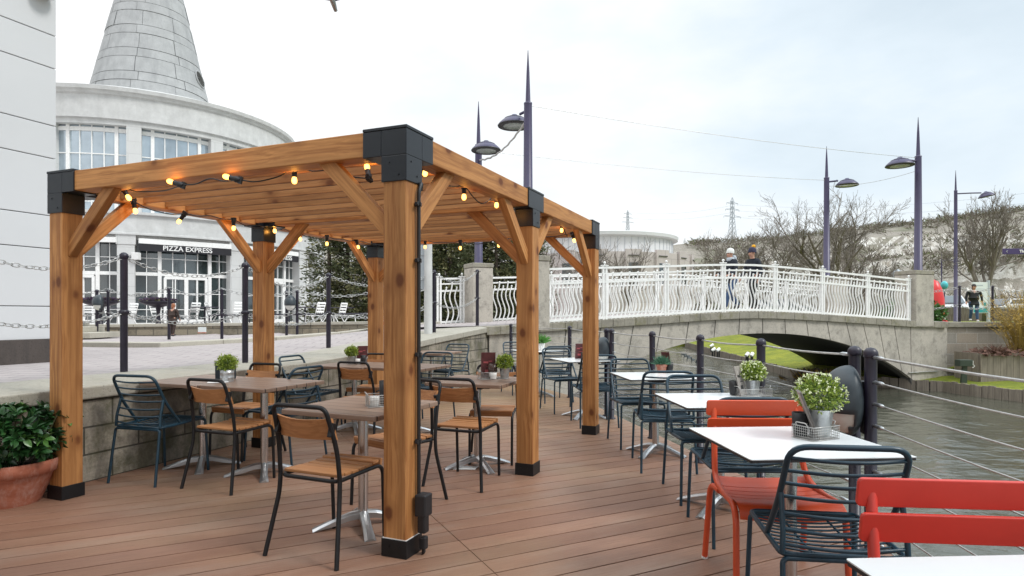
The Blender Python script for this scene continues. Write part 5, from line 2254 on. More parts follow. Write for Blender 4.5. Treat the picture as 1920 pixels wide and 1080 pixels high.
# notice on the low wall, bag stands, red board
p = at(379, 618, 15.9)
t = thing('notice_board', 'small white and orange notice fixed to the low wall', 'notice', p)
m = MB()
m.box((0, 0, 0), (.2, .03, .13))
m.build('board', MT['sign_white'], t)
m = MB()
m.box((0, -.006, -.08), (.21, .03, .03))
m.build('orange_strip', MT['terracotta'], t)
p = at(716, 603, 15.2)
t = thing('red_board', 'small red board glimpsed between the front and far left pergola posts', 'board', (p.x, p.y, p.z - .12))
m = MB()
m.box((0, 0, .12), (.22, .05, .22))
m.build('panel', MT['red_vinyl'], t, bevel=.01)
m = MB()
m.box((0, -.03, .14), (.16, .006, .03))
m.box((0, -.03, .2), (.2, .006, .02))
m.build('stripe_panel', MT['white_plastic'], t)

# parasol whose rim tip dips into the top of the frame; its pole stands behind the camera
tip = at(627, 21, 2.6)
pc = Vector((tip.x - .12, tip.y - 2.55, 0))
t = thing('parasol', 'dark purple parasol, only a rib tip showing at the top of the picture', 'parasol', pc)
m = MB()
m.lathe([(.03, 0), (.03, 3.4)], 14)
m.build('pole', MT['steel_brushed'], t)
a_tip = math.atan2(tip.y - pc.y, tip.x - pc.x)
rt = (tip.xy - pc.xy).length
m = MB()
vs = [Vector((0, 0, 3.4))]
n8 = 8
rows = []
for s in (0.02, .35, .7, 1.0):
    row = []
    for k in range(n8 * 4 + 1):
        a = a_tip + 2 * PI * k / (n8 * 4)
        f = abs(((k % 4) / 4) - .0)
        sag = math.cos(PI / n8) / math.cos(((k % 4) / 4 - .5) * 2 * PI / n8)
        row.append(Vector((rt * 1.0 * s * sag * math.cos(a), rt * s * sag * math.sin(a), lerp(3.4, tip.z + .045, s))))
    rows.append(row)
m.sheet(rows)
m.sheet([[p - Vector((0, 0, .004)) for p in reversed(r)] for r in rows])
m.build('canopy', MT['parasol_cloth'], t)
for k in range(8):
    a = a_tip + 2 * PI * k / 8
    m = MB()
    e = Vector((rt * math.cos(a), rt * math.sin(a), tip.z + .02))
    m.tube([(0, 0, 3.36), e * 1 - Vector((0, 0, 0))], .009, 6)
    rb = m.build('rib', MT['zinc'], t)
    m = MB()
    dn = Vector((math.cos(a), math.sin(a), -.55)).normalized()
    m.tube([e - dn * .10, e - dn * .02, e + dn * .02], [.013, .012, .008], 8)
    m.build('rib_tip', MT['zinc'], rb)
# ================================================================== vegetation
def conifer(name, label, grp, H, R, seed, n=2600, base=.3):
    rn = random.Random(seed)
    t = thing(name, label, 'tree', (0, 0, 0), 0, grp)
    m = MB()
    m.tube([(0, 0, -.1), (rn.uniform(-.05, .05), 0, H * .5), (0, 0, H * .97)], [.13, .08, .02], 8)
    m.build('trunk', MT['bark'], t)
    m = MB()
    nb = int(n / 17)
    for b in range(nb):
        s = rn.random() ** 1.25
        z = lerp(base, H, s)
        a = rn.uniform(0, 2 * PI)
        Lb = R * (1 - s) ** .75 * rn.uniform(.6, 1.08) + .12
        rise = rn.uniform(-.1, .35)
        mi = 1 if rn.random() < .35 else 0
        for k in range(17):
            q = rn.uniform(.15, 1)
            p = Vector((math.cos(a) * Lb * q, math.sin(a) * Lb * q, z + Lb * q * rise - .12 * q * q))
            p += Vector((rn.gauss(0, .07), rn.gauss(0, .07), rn.gauss(0, .05)))
            ax = Vector((math.cos(a) + rn.gauss(0, .6), math.sin(a) + rn.gauss(0, .6), rn.gauss(.1, .4))).normalized() * rn.uniform(.12, .24)
            sd = ax.cross(Vector((rn.gauss(0, 1), rn.gauss(0, 1), rn.gauss(0, 1)))).normalized() * rn.uniform(.022, .042)
            m.add([p - sd * .5, p + ax * .5 - sd, p + ax, p + ax * .5 + sd], [(0, 1, 2, 3)], False, mi)
    m.build('crown', [MT['needle_dark'], MT['needle_mid']], t)
    return t


KF = [conifer('conifer_tree', 'dark conifer directly behind the sign pole', 'conifers behind the walkway', 6.6, 1.7, 3, 17000, -.1),
      conifer('conifer_tree', 'thin see-through conifer right of the rotunda corner', 'conifers behind the walkway', 6.9, 1.5, 5, 8000, .0),
      conifer('conifer_tree', 'ridge', 'conifers on the chalk ridge', 6.0, 1.9, 8, 1300)]
TR = [(0, 800, 26.5, 1.0, 'dark conifer directly behind the sign pole'), (1, 617, 27, 1.0, 'thin see-through conifer right of the rotunda corner'), (1, 652, 27.5, 1.05, 'thin see-through conifer left of the far left pergola post'),
      (1, 690, 26.8, .95, 'thin see-through conifer behind the far left pergola post'), (0, 738, 27.2, 1.0, 'dark conifer hidden mostly by the front pergola post'), (0, 845, 26.0, 1.0, 'dark conifer left of the far lamp pier'),
      (0, 893, 28.5, 1.0, 'dark conifer behind the far lamp pier'), (1, 930, 27.5, .95, 'thinner conifer right of the far lamp pier'), (0, 966, 28.6, .9, 'dark conifer left of the middle right pergola post'), (1, 1003, 30, .8, 'sparse conifer behind the near lamp pier')]
done = set()
for k, u, Y, s, lb in TR:
    x = (u - 960) / F * Y
    if k not in done:
        done.add(k)
        KF[k].location = (x, Y, .75)
        KF[k].scale = (s * 1.0, s, s)
        KF[k]['label'] = lb
    else:
        dup(KF[k], (x, Y, .75), RN.uniform(0, 6), lb, None, s)


def clump(m, c, R, H, n, rn, up=1.0, w=.02, L=.5, nm=1, flat=1.0):
    for _ in range(n):
        a, q = rn.uniform(0, 2 * PI), math.sqrt(rn.random())
        p = Vector((c[0] + R * q * math.cos(a), c[1] + R * q * math.sin(a) * flat, c[2] + H * (1 - q * q) * rn.random()))
        ax = Vector((math.cos(a) * q + rn.gauss(0, .45), math.sin(a) * q + rn.gauss(0, .45), up * rn.uniform(.3, 1))).normalized() * L * rn.uniform(.5, 1.3)
        sd = Vector((rn.gauss(0, 1), rn.gauss(0, .3), rn.gauss(0, .3))).normalized() * w
        m.add([p - sd, p + sd, p + ax + sd * .3, p + ax - sd * .3], [(0, 1, 2, 3)], False, rn.randrange(nm))


def bare_tree(label, base, H, W, seed, trunk=.17, mat='bark', levels=5, low=.26, grp='bare trees behind the bridge', name='bare_tree'):
    rn = random.Random(seed)
    t = thing(name, label, 'tree', base, 0, grp)
    mt, mc = MB(), MB()
    h0 = H * low
    pts = [(0, 0, -.3), (rn.gauss(0, .04), rn.gauss(0, .04), h0 * .5), (rn.gauss(0, .06), rn.gauss(0, .06), h0)]
    mt.tube(pts, [trunk * 1.15, trunk * .95, trunk * .85], 9)

    def grow(p, d, L, r, lv):
        n = 4
        q = [p]
        dd = d.copy()
        for k in range(n):
            dd = (dd + Vector((rn.gauss(0, .13), rn.gauss(0, .13), rn.gauss(.05, .09)))).normalized()
            q.append(q[-1] + dd * L / n)
        (mt if lv == levels else mc).tube(q, [max(.0065, r * (1 - .5 * k / n)) for k in range(n + 1)], 6 if lv >= levels - 1 else 3, caps=False)
        if lv <= 0:
            return
        nb = 4 if lv >= levels - 1 else 3
        for b in range(nb):
            s = .3 + .7 * (b + rn.random()) / nb
            i = min(n, max(1, int(s * n)))
            sp = rn.uniform(.45, .95)
            ax = Vector((rn.gauss(0, 1), rn.gauss(0, 1), rn.gauss(0, 1)))
            side = (ax - dd * ax.dot(dd)).normalized()
            nd = (dd * math.cos(sp) + side * math.sin(sp) * (1.15 if lv > 2 else 1) + Vector((0, 0, .12))).normalized()
            grow(q[i], nd, L * rn.uniform(.5, .72), r * .52, lv - 1)
    nm = 6
    for b in range(nm):
        a = 2 * PI * b / nm + rn.uniform(-.4, .4)
        out = W / H * rn.uniform(.5, 1.15)
        d = Vector((math.cos(a) * out, math.sin(a) * out, 1)).normalized()
        grow(Vector(pts[-1]) - Vector((0, 0, rn.uniform(0, h0 * .35))), d, (H - h0) * rn.uniform(.46, .58), trunk * .55, levels - 1)
    zm = max(v[2] for v in mc.v)
    xs_ = sorted(abs(v[0]) for v in mc.v)
    fx_ = (W / 2) / xs_[int(len(xs_) * .985)]
    for q in (mt, mc):
        q.v = [(v[0] * (fx_ if v[2] > h0 else 1), v[1] * (fx_ if v[2] > h0 else 1), v[2] if v[2] < h0 else h0 + (v[2] - h0) * (H - h0) / (zm - h0)) for v in q.v]
    mt.build('trunk', MT[mat], t)
    mc.build('crown', MT['twig'], t)
    return t


BT = [(1440, 46, 393, 1.0, 7.4, 21, 'bare tree with a rounded crown above the two walkers'), (1551, 42, 345, 1.0, 8.6, 9, 'broad bare tree behind the lamp post at mid bridge'),
      (1848, 29, 352, 1.0, 5.3, 14, 'mossy bare tree near the right edge, behind the woman in black'), (1352, 62, 425, 1.0, 5.5, 30, 'slight bare tree left of the walkers, in front of the far pylon'),
      (1603, 58, 430, 1.0, 7.0, 33, 'low bare tree between the two right lamp posts'), (1655, 40, 488, 1.0, 2.6, 36, 'small bare sapling just left of the right bridge pier')]
for u, Y, v, z, W, sd, lb in BT:
    b = at(u, 590, Y)
    H = HC + (HZ - v) / F * Y - z
    bare_tree(lb, (b.x, Y, z), H, W, sd, .019 * H if 'mossy' not in lb else .15, 'bark_moss' if 'mossy' in lb else 'bark', 6 if Y < 55 else 5)
bt2 = bare_tree('thin bare tree at the left end of the stone mall building', (1.6, 40, .8), 6.5, 4.5, 41, .12, levels=4, grp='bare trees at the mall')
dup(bt2, (5.6, 44, .8), 1.0, 'thin bare tree in front of the middle of the stone mall building')
dup(bt2, (8.9, 46, .8), 2.2, 'thin bare tree before the right part of the stone mall building')

# ================================================================== hills
VR = [(900, 468), (1180, 464), (1300, 457), (1400, 452), (1500, 444), (1580, 434), (1640, 427), (1697, 422), (1747, 416), (1813, 407), (1920, 394), (2200, 372)]
VA = [(900, 500), (1300, 492), (1450, 478), (1560, 462), (1613, 449), (1730, 438), (1800, 436), (1920, 425), (2200, 405)]
VB = [(900, 530), (1300, 516), (1500, 500), (1613, 487), (1730, 476), (1800, 474), (1920, 468), (2200, 455)]
VC = [(900, 560), (1300, 550), (1500, 545), (1600, 538), (1730, 532), (1920, 520), (2200, 505)]
rh = random.Random(4)
m = MB()
cols = []
us = list(range(500, 2260, 14)) + list(range(2260, 4200, 60))
for u in us:
    vr, va, vb, vc = knots(VR, u), knots(VA, u), knots(VB, u), knots(VC, u)
    j = lambda s: rh.uniform(-s, s)
    prof = [(78, 600), (84.6, vc + j(3)), (85.2 + j(.4), lerp(vc, vb, .5) + j(2)), (86 + j(.4), vb + 8 + j(2)), (93, vb + 4 + j(2)), (102, vb - 2 + j(2)), (103 + j(.5), lerp(vb, va, .35) + j(2)), (104 + j(.5), lerp(vb, va, .7) + j(2)), (105 + j(.5), va + j(2)), (116, lerp(va, vr, .5) + j(1)), (130, vr + j(1)), (190, vr + 14)]
    cols.append([at(u, v, Y) for Y, v in prof])
m.sheet(cols, False)
struct(m.build('chalk_hill', MT['chalk_hill']))
m = MB()
rs = random.Random(6)
for _ in range(680):
    u = rs.uniform(1280, 2100)
    lay = rs.choice((0, 0, 1, 2, 2, 3, 3, 4, 4))
    Y, v = [(rs.uniform(70, 81), 598), (rs.uniform(90, 99), knots(VB, u) + 4), (rs.uniform(112, 128), lerp(knots(VA, u), knots(VR, u), rs.uniform(.2, 1))), (rs.uniform(125, 131), knots(VR, u) + 1), rs.choice(((84.5, lerp(knots(VC, u), knots(VB, u), rs.random())), (102.7, lerp(knots(VB, u), knots(VA, u), rs.random()))))][lay]
    c = at(u, v, Y)
    if lay == 0:
        c.z = .9
    sz = rs.uniform(.8, 2.0) * (1.3 if lay == 0 else .9)
    clump(m, c, sz * 1.3, sz * (1.35 if lay == 0 else .8), 46, rs, .6, .05 + .03 * sz, .5 * sz, 3)
o = m.build('scrub', [MT['scrub_brown'], MT['scrub_green'], MT['twig']])
tag(o, 'brown and green winter scrub covering the chalk hillside', 'scrub', kind='stuff')
m = MB()
for _ in range(420):
    u = rs.uniform(1440, 2010)
    Y = rs.uniform(48, 66)
    c = at(u, 597, Y)
    c.z = .95
    sz = rs.uniform(.7, 1.7)
    clump(m, c, sz, sz * 1.5, 60, rs, 1.1, .022, .9, 2)
o = m.build('undergrowth', [MT['twig'], MT['scrub_brown']])
tag(o, 'leafless brown thicket at the foot of the hill behind the woman in black', 'undergrowth', kind='stuff')
RG = [(1648, 128, 417, 'dark conifer on the ridge left of the right pier lamp post'), (1685, 128, 413, 'small conifer on the ridge nearest the right pier lamp post'), (1742, 128, 400, 'conifer on the ridge half behind the right pier lamp post'), (1771, 126, 390, 'tallest dark conifer on the chalk ridge, with flat branches'), (1284, 128, 447, 'dark round evergreen on the far left of the ridge beside the mall roof'), (1318, 128, 450, 'second small evergreen from the mall roof on the left ridge'), (1497, 118, 430, 'dark evergreen hidden in the branches of the broad bare tree'), (1457, 120, 437, 'dark evergreen behind the rounded bare tree')]
for i, (u, Y, v, lb) in enumerate(RG):
    c = at(u, knots(VR, u) + 3, Y)
    s = max(.25, (at(u, v, Y).z - c.z) / 6.0)
    if i == 0:
        o = KF[2]
        o.location, o['label'] = c, lb
        o.scale = (s * 1.4, s * 1.4, s)
    else:
        dup(KF[2], c, i * 1.3, lb, None, (s * 1.25, s * 1.25, s))

# ================================================================== round mall building far behind the pergola
MC = Vector((9.35, 63.3))
mb_ = thing('mall_building', 'distant round pale mall building with a white curved roof band behind the far pergola post', 'building', (MC.x, MC.y, .8))
m = MB()
ring(m, [(7.0, 5.8), (7.0, 7.75), (7.5, 7.85), (7.55, 8.15), (7.1, 8.25), (0.1, 8.7)], -PI, PI, 64)
m.build('roof', MT['mall_white'], mb_)
m = MB()
for k in range(34):
    a = -PI + PI * k / 33
    m.ext([(7.01 * math.cos(a - .002), 7.01 * math.sin(a - .002), 5.9), (7.01 * math.cos(a + .002), 7.01 * math.sin(a + .002), 5.9), (7.03 * math.cos(a + .002), 7.03 * math.sin(a + .002), 5.9), (7.03 * math.cos(a - .002), 7.03 * math.sin(a - .002), 5.9)], (0, 0, 1.8))
m.build('roof_seam', MT['steel_far'], mb_)
m = MB()
ring(m, [(8.8, -.2), (8.8, 6.15), (7.0, 6.2)], -PI, PI, 64)
m.build('wall', MT['mall_stone'], mb_)
for k in range(9):
    a = -PI * .93 + k * .335
    m = MB()
    arc(m, 8.7, 9.02, a + .09, a + .25, -.2, 6.35, 3)
    m.build('bay_wall', MT['mall_stone'], mb_)
    m = MB()
    arc(m, 8.7, 9.04, a + .12, a + .22, 3.2, 5.15, 3)
    m.build('window', MT['glass_dark'], mb_)
    m = MB()
    arc(m, 8.7, 9.1, a + .115, a + .225, 5.75, 5.83, 3)
    m.build('ledge', MT['joint_grey'], mb_)
# low stone wing to its left
t = thing('mall_wing', 'pale stone mall wing behind the near lamp pier', 'building', (0, 70, .8))
m = MB()
m.box((-6, 0, 3.1), (22, 8, 6.2))
m.build('wall', MT['mall_stone'], t)
m = MB()
m.box((-6, 0, 6.3), (22.6, 8.6, .25))
m.build('roof', MT['mall_white'], t)
for k in range(5):
    m = MB()
    m.box((-14 + k * 4, -4.02, 3.6), (2.2, .1, 2.4))
    m.build('window', MT['glass_dark'], t)

# ================================================================== pylons and power lines
def pylon(u, vtop, vbase, Y, label):
    b = at(u, vbase, Y)
    H = (vbase - vtop) / F * Y
    t = thing('pylon', label, 'pylon', b, .35, 'distant electricity pylons')
    m = MB()
    W = H * .085
    prof = [(0, W), (.35, W * .55), (.6, W * .36), (.92, W * .28), (1, .02)]
    r = H * .0045
    c4 = [(1, 1), (-1, 1), (-1, -1), (1, -1)]
    for sx_, sy_ in c4:
        m.tube([(sx_ * w, sy_ * w, z * H) for z, w in prof], r * 1.2, 4)
    for i in range(9):
        z0, z1 = i / 9.6, (i + 1) / 9.6
        w0, w1 = knots([(a, b_) for a, b_ in prof], z0), knots([(a, b_) for a, b_ in prof], z1)
        for (a, b_) in zip(c4, c4[1:] + c4[:1]):
            m.tube([(a[0] * w0, a[1] * w0, z0 * H), (b_[0] * w1, b_[1] * w1, z1 * H)], r, 3)
            m.tube([(b_[0] * w0, b_[1] * w0, z0 * H), (a[0] * w1, a[1] * w1, z1 * H)], r, 3)
    m.build('lattice_tower', MT['steel_far'], t)
    for zz_, wd in ((.60, .21), (.74, .17), (.87, .14)):
        m = MB()
        w = knots(prof, zz_)
        for s in (-1, 1):
            m.tube([(s * w, 0, zz_ * H), (s * wd * H, 0, (zz_ + .012) * H)], r, 4)
            m.tube([(s * w, 0, (zz_ + .035) * H), (s * wd * H, 0, (zz_ + .012) * H)], r, 4)
            m.tube([(s * wd * H, 0, (zz_ + .012) * H), (s * wd * H, 0, (zz_ - .025) * H)], r, 4)
        m.build('crossarm', MT['steel_far'], t)
    return t


pylon(1373, 370, 462, 330, 'nearer electricity pylon rising above the walkers')
pylon(1177, 394, 452, 430, 'smaller electricity pylon above the round mall roof')
for k, (v0, v1, Y0, Y1, lb) in enumerate(((384, 352, 330, 240, 'uppermost faint power line right of the nearer pylon'), (395, 372, 330, 240, 'middle faint power line right of the nearer pylon'), (407, 398, 330, 240, 'lowest faint power line right of the nearer pylon'))):
    a, b = at(1380, v0, Y0), at(2000, v1, Y1)
    t = thing('power_line', lb, 'power line', a, 0, 'distant power lines')
    m = MB()
    m.tube([lerp(a, b, s / 20) - Vector((0, 0, 16 * (s / 20) * (1 - s / 20))) for s in range(21)], .045, 4)
    m.build('cable', MT['steel_far'], t, world=True)
for k, (v0, v1, lb) in enumerate(((386, 398, 'upper faint power line between the two pylons'), (399, 408, 'lower faint power line between the two pylons'))):
    a, b = at(1368, v0, 330), at(1178, v1, 430)
    t = thing('power_line', lb, 'power line', a, 0, 'distant power lines')
    m = MB()
    m.tube([lerp(a, b, s / 20) - Vector((0, 0, 10 * (s / 20) * (1 - s / 20))) for s in range(21)], .045, 4)
    m.build('cable', MT['steel_far'], t, world=True)

# ================================================================== right bank: planter, shrub, floodlight, lights, ducks
t = thing('timber_planter', 'grey timber board planter box in front of the tan stone wall', 'planter', (13.6, 16.3, -.5))
m = MB()
px0, px1, py = 12.40, 16.2, 16.15
for k in range(22):
    x = lerp(px0, px1, k / 22)
    m.box((x + .08, py + .01 * x, -.10 + RN.uniform(-.02, .02)), (.165, .06, .80))
for k in range(5):
    m.box((px0 - .02, py + .25 + k * .17, -.10), (.06, .16, .80))
m.build('board_panel', MT['timber_grey'], t, world=True)
m = MB()
m.box((lerp(px0, px1, .5), py + .55, .18), (px1 - px0, .8, .1))
m.build('soil', MT['soil'], t, world=True)
m = MB()
for _ in range(900):
    p = Vector((RN.uniform(px0, px1), py + RN.uniform(-.05, .8), .24 + abs(RN.gauss(0, .07))))
    a = Vector((RN.gauss(0, 1), RN.gauss(0, 1), RN.gauss(0, .5))).normalized() * .07
    b = a.orthogonal().normalized() * .035
    m.add([p - a, p - b, p + a, p + b], [(0, 1, 2, 3)])
for _ in range(260):
    a0 = RN.uniform(0, 2 * PI)
    p = Vector((12.85 + RN.gauss(0, .12), py + .15, .25))
    q = p + Vector((math.cos(a0) * .32, math.sin(a0) * .2, RN.uniform(.05, .35)))
    sd = Vector((RN.gauss(0, .01), 0, .012))
    m.add([p - sd, p + sd, q], [(0, 1, 2)])
m.build('dead_leaves', MT['dead_leaf'], t, world=True)
t = thing('golden_shrub', 'shrub of upright yellow-brown stems growing in the timber planter', 'shrub', (14.1, 16.7, .2))
m = MB()
m2 = MB()
for _ in range(420):
    a = RN.uniform(0, 2 * PI)
    r0, r1 = RN.uniform(0, .55), RN.uniform(.2, 1.35)
    h = RN.uniform(.7, 1.85)
    p = [Vector((r0 * math.cos(a), r0 * math.sin(a) * .4, 0)), Vector((lerp(r0, r1, .4) * math.cos(a), lerp(r0, r1, .4) * math.sin(a) * .5, h * .55)), Vector((r1 * math.cos(a + .1), r1 * math.sin(a) * .5, h))]
    m.tube(p, [.007, .005, .003], 3, caps=False)
    for k in range(6):
        q = lerp(p[1], p[2], RN.random())
        ax = Vector((RN.gauss(0, 1), RN.gauss(0, 1), RN.gauss(.3, 1))).normalized() * .07
        sd = ax.orthogonal().normalized() * .012
        m2.add([q, q + ax * .5 + sd, q + ax, q + ax * .5 - sd], [(0, 1, 2, 3)])
m.build('stems', MT['twig_gold'], t).name = 'stem'
m2.build('foliage', MT['twig_gold'], t)
t = thing('flood_light', 'green boxed floodlight on a short post standing on the grass strip', 'floodlight', (11.82, 16.05, -.46))
m = MB()
m.ext([(-.10, -.03, 0), (.05, -.03, 0), (.05, -.03, .44), (-.05, -.03, .44)], (0, .06, 0))
m.build('post', MT['lamp_green'], t)
m = MB()
m.box((-.02, 0, .52), (.34, .2, .17))
m.build('lamp_box', MT['lamp_green'], t, bevel=.01)
m = MB()
m.box((.16, 0, .52), (.03, .16, .13))
m.tube([(.14, -.09, .5), (.2, -.09, .44), (.14, -.09, .40)], .012, 6)
m.build('lens', MT['diffuser'], t)
gl = None
for i, (u, v, Y, lb) in enumerate(((1335, 650, 30, 'farthest white-capped garden spotlight on the grass bank'), (1338, 657, 26.5, 'left white-capped spotlight of the middle pair on the grass bank'), (1347, 657, 26.3, 'right white-capped spotlight of the middle pair on the grass bank'), (1401, 668, 23.2, 'left white-capped spotlight of the nearest pair on the grass bank'), (1410, 668, 23.1, 'right white-capped spotlight of the nearest pair on the grass bank'))):
    x = (u - 960) / F * Y
    z = -.5 + 1.5 * smooth(-.3, 7.5, x - xb(Y))
    if gl is None:
        gl = thing('garden_spotlight', lb, 'spotlight', (x, Y, z), 0, 'white-capped spotlights on the grass bank')
        m = MB()
        m.box((-.05, 0, .14), (.05, .05, .30))
        m.box((.05, 0, .14), (.04, .04, .28))
        m.build('post', MT['black_plastic'], gl)
        m = MB()
        m.lathe([(.06, -.10), (.068, .08), (.05, .09), (.0001, .095)], 12, (0, 0, .32), Matrix.Rotation(1.0, 3, 'Y'))
        m.build('lamp_cap', MT['white_plastic'], gl)
    else:
        dup(gl, (x, Y, z), .2 * i, lb)
dk = None
for i, (u, v, lb) in enumerate(((1282, 664, 'leftmost and farthest of the five dark ducks on the water'), (1287, 668, 'second duck from the left in the line on the water'), (1292, 671, 'middle duck of the line on the water'), (1299, 675, 'fourth duck from the left in the line on the water'), (1306, 679, 'rightmost duck of the line, near the grass bank'))):
    Y = (HC + .75) * F / (v - HZ)
    x = (u - 960) / F * Y
    if dk is None:
        dk = thing('duck', lb, 'duck', (x, Y, -.77), 1.2, 'ducks swimming under the bridge')
        m = MB()
        m.ell((0, 0, .05), (.13, .26, .11), 12, 8)
        m.tube([(0, -.2, .06), (0, -.3, .12), (0, -.36, .14)], [.09, .05, .01], 8)
        m.tube([(0, .18, .08), (0, .24, .18), (0, .26, .25)], [.06, .045, .05], 8)
        m.ell((0, .28, .27), (.05, .065, .05), 10, 7)
        m.tube([(0, .33, .265), (0, .41, .25)], [.022, .014], 6)
        m.v = [tuple(q * .5 for q in v) for v in m.v]
        m.build('body', MT['rubber_dark'], dk)
    else:
        dup(dk, (x, Y, -.77), 1.2 + .4 * i, lb)
# reeds at the foot of the arch
m = MB()
for _ in range(320):
    c = Vector((9.25 + RN.gauss(0, .28), 18.6 + RN.gauss(0, .28), -.68))
    a = RN.uniform(0, 2 * PI)
    q = c + Vector((math.cos(a) * .3, math.sin(a) * .3, RN.uniform(.1, .38)))
    sd = Vector((.012, .008, 0))
    m.add([c - sd, c + sd, q + sd * .3, q + Vector((.06, 0, -.1))], [(0, 1, 2, 3)], False, RN.randrange(2))
t = thing('reed_clump', 'clump of dead brown reeds at the foot of the bridge arch', 'reeds', (9.25, 18.6, -.7))
m.build('stems', [MT['twig'], MT['twig_gold']], t, world=True).name = 'stem'
# hedge and fence by the pier
t = thing('hedge', 'clipped green hedge right of the right bridge pier', 'hedge', (13.2, 19.6, 1.0))
m = MB()
for k in range(5):
    leaves(m, 600, (-.9 + k * .33, .1 * k, .32), (.42, .45, .38), .12, .04, .3, .3, 0, RN, 0)
    leaves(m, 160, (-.9 + k * .33, .1 * k, .30), (.38, .40, .36), .10, .03, .2, .3, 1, RN, 0)
m.build('foliage', [MT['leaf_laurel_light'], MT['needle_mid']], t)
t = thing('paling_fence', 'low grey paling fence behind the woman in black', 'fence', (21, 30, 1.0))
m = MB()
for k in range(70):
    m.box((-2.4 + k * .17, .02 * k, .32), (.13, .03, .72 + RN.uniform(-.03, .03)))
m.build('pale_panel', MT['timber_grey'], t)
for x_, y_, lb in ((13.55, 18.6, 'chain post left of the woman in black, on the right bank'), (14.55, 18.6, 'chain post between the woman in black and the golden shrub'), (15.9, 18.75, 'chain post behind the golden shrub')):
    bollard_chain(x_, y_, 1.02, 'dark ' + lb, 'chain posts on the right bank')
for a, b, lb in (((11.9, 19.5), (13.55, 18.6), 'from the bridge pier to the first post'), ((13.55, 18.6), (14.55, 18.6), 'across the woman in black'), ((14.55, 18.6), (15.9, 18.75), 'above the golden shrub')):
    for nm, h in (('upper', 1.13), ('lower', .6)):
        chain((a[0], a[1], 1.02 + h), (b[0], b[1], 1.02 + h), .13, f'{nm} pale chain on the right bank {lb}', 'chains on the right bank', .10, .008, 4, 8)
# tall thin lamp posts
lamp_post(Vector((20.22, 28, 1.0)), (.98, -.1), 1.32, 'tall thin purple street lamp with a long arm, left of the mossy bare tree', 'tall thin street lamps by the car park', H=5.95, spike=.95, r=.085, head=.32, tilt=-.2)
lamp_post(Vector((40.9, 58.5, 1.0)), (.98, -.1), 1.3, 'far thin street lamp just right of the right pier lamp post', 'tall thin street lamps by the car park', H=5.6, spike=.6, r=.07, head=.3)
# information board
t = thing('information_board', 'white and teal information board behind the woman in black', 'sign', (21.5, 28.2, 1.0), .12)
m = MB()
m.box((0, 0, 1.1), (.80, .06, 1.42))
m.build('board', MT['sign_white'], t, bevel=.01)
m = MB()
m.box((.40, 0, .95), (.09, .1, 1.9))
m.build('post', MT['steel_far'], t)
m = MB()
m.box((-.03, -.034, .53), (.70, .012, .22))
m.box((.2, -.034, .80), (.12, .012, .16))
m.box((.08, -.034, .86), (.07, .012, .06))
m.build('teal_panel', MT['sign_teal'], t)
m = MB()
for k, (w, z) in enumerate(((.3, 1.66), (.5, 1.5), (.42, 1.42), (.36, 1.3), (.46, 1.22))):
    m.box((-.06, -.034, z), (w, .008, .02 if k else .05))
m.build('print_panel', MT['steel_far'], t)
# finger sign
Yf = 20.0
fx = (1879 - 960) / F * Yf
fz = at(1900, 471.5, Yf).z
t = thing('finger_sign', 'purple finger sign pointing left at the right edge of the picture', 'sign', (fx + 1.55, Yf, 1.0))
m = MB()
m.lathe([(.06, 0), (.055, fz - 1.0 + .4)], 14)
m.build('pole', MT['sign_purple'], t)
m = MB()
m.box((-.75, 0, fz - 1.0), (1.56, .05, .19))
pl_ = m.build('sign_panel', MT['sign_purple'], t, bevel=.006)
Mx = Matrix.Rotation(PI / 2, 4, 'X')
Mx.translation = Vector((-.73, -.03, fz - 1.0))
letters('The Village', .125, 'lettering', MT['letter_white'], pl_, Mx, .003, .004)
m = MB()
m.tube([(-1.40, -.03, fz - 1.0 + .03), (-1.44, -.03, fz - 1.0), (-1.40, -.03, fz - 1.0 - .03)], .006, 4)
m.build('arrow', MT['letter_white'], pl_)
# red inflatable and balloon
t = thing('red_inflatable', 'glossy red inflatable half hidden behind the right bridge pier', 'inflatable', (15.1, 22, 1.0))
m = MB()
m.lathe([(.15, 0), (.30, .15), (.34, .5), (.32, .9), (.25, 1.25), (.14, 1.5), (.0001, 1.58)], 24)
m.tube([(.35, 0, .1), (.5, 0, .05)], [.1, .05], 8)
m.build('body', MT['red_vinyl'], t)
t = thing('teal_balloon', 'small teal balloon on a stick beside the red inflatable', 'balloon', (15.62, 22.2, 1.0))
m = MB()
m.ell((0, 0, 1.38), (.12, .12, .155), 18, 12)
m.lathe([(.03, 1.16), (.012, 1.19), (.02, 1.21)], 8)
m.build('balloon', MT['teal_balloon'], t).name = 'skin'
m = MB()
m.tube([(0, 0, 0), (0, 0, 1.18)], .018, 6)
m.build('stick', MT['lamp_purple'], t)
# parking machine seen over the railing
t = thing('ticket_machine', 'grey ticket machine standing behind the bridge railing', 'machine', (25.1, 40, 1.0))
m = MB()
m.lathe([(.28, 0), (.28, 2.5), (.36, 2.55), (.36, 3.0), (.30, 3.1), (.0001, 3.3)], 18)
m.build('body', MT['steel_far'], t)
m = MB()
m.box((0, -.28, 2.2), (.34, .1, .4))
m.build('panel', MT['black_plastic'], t)


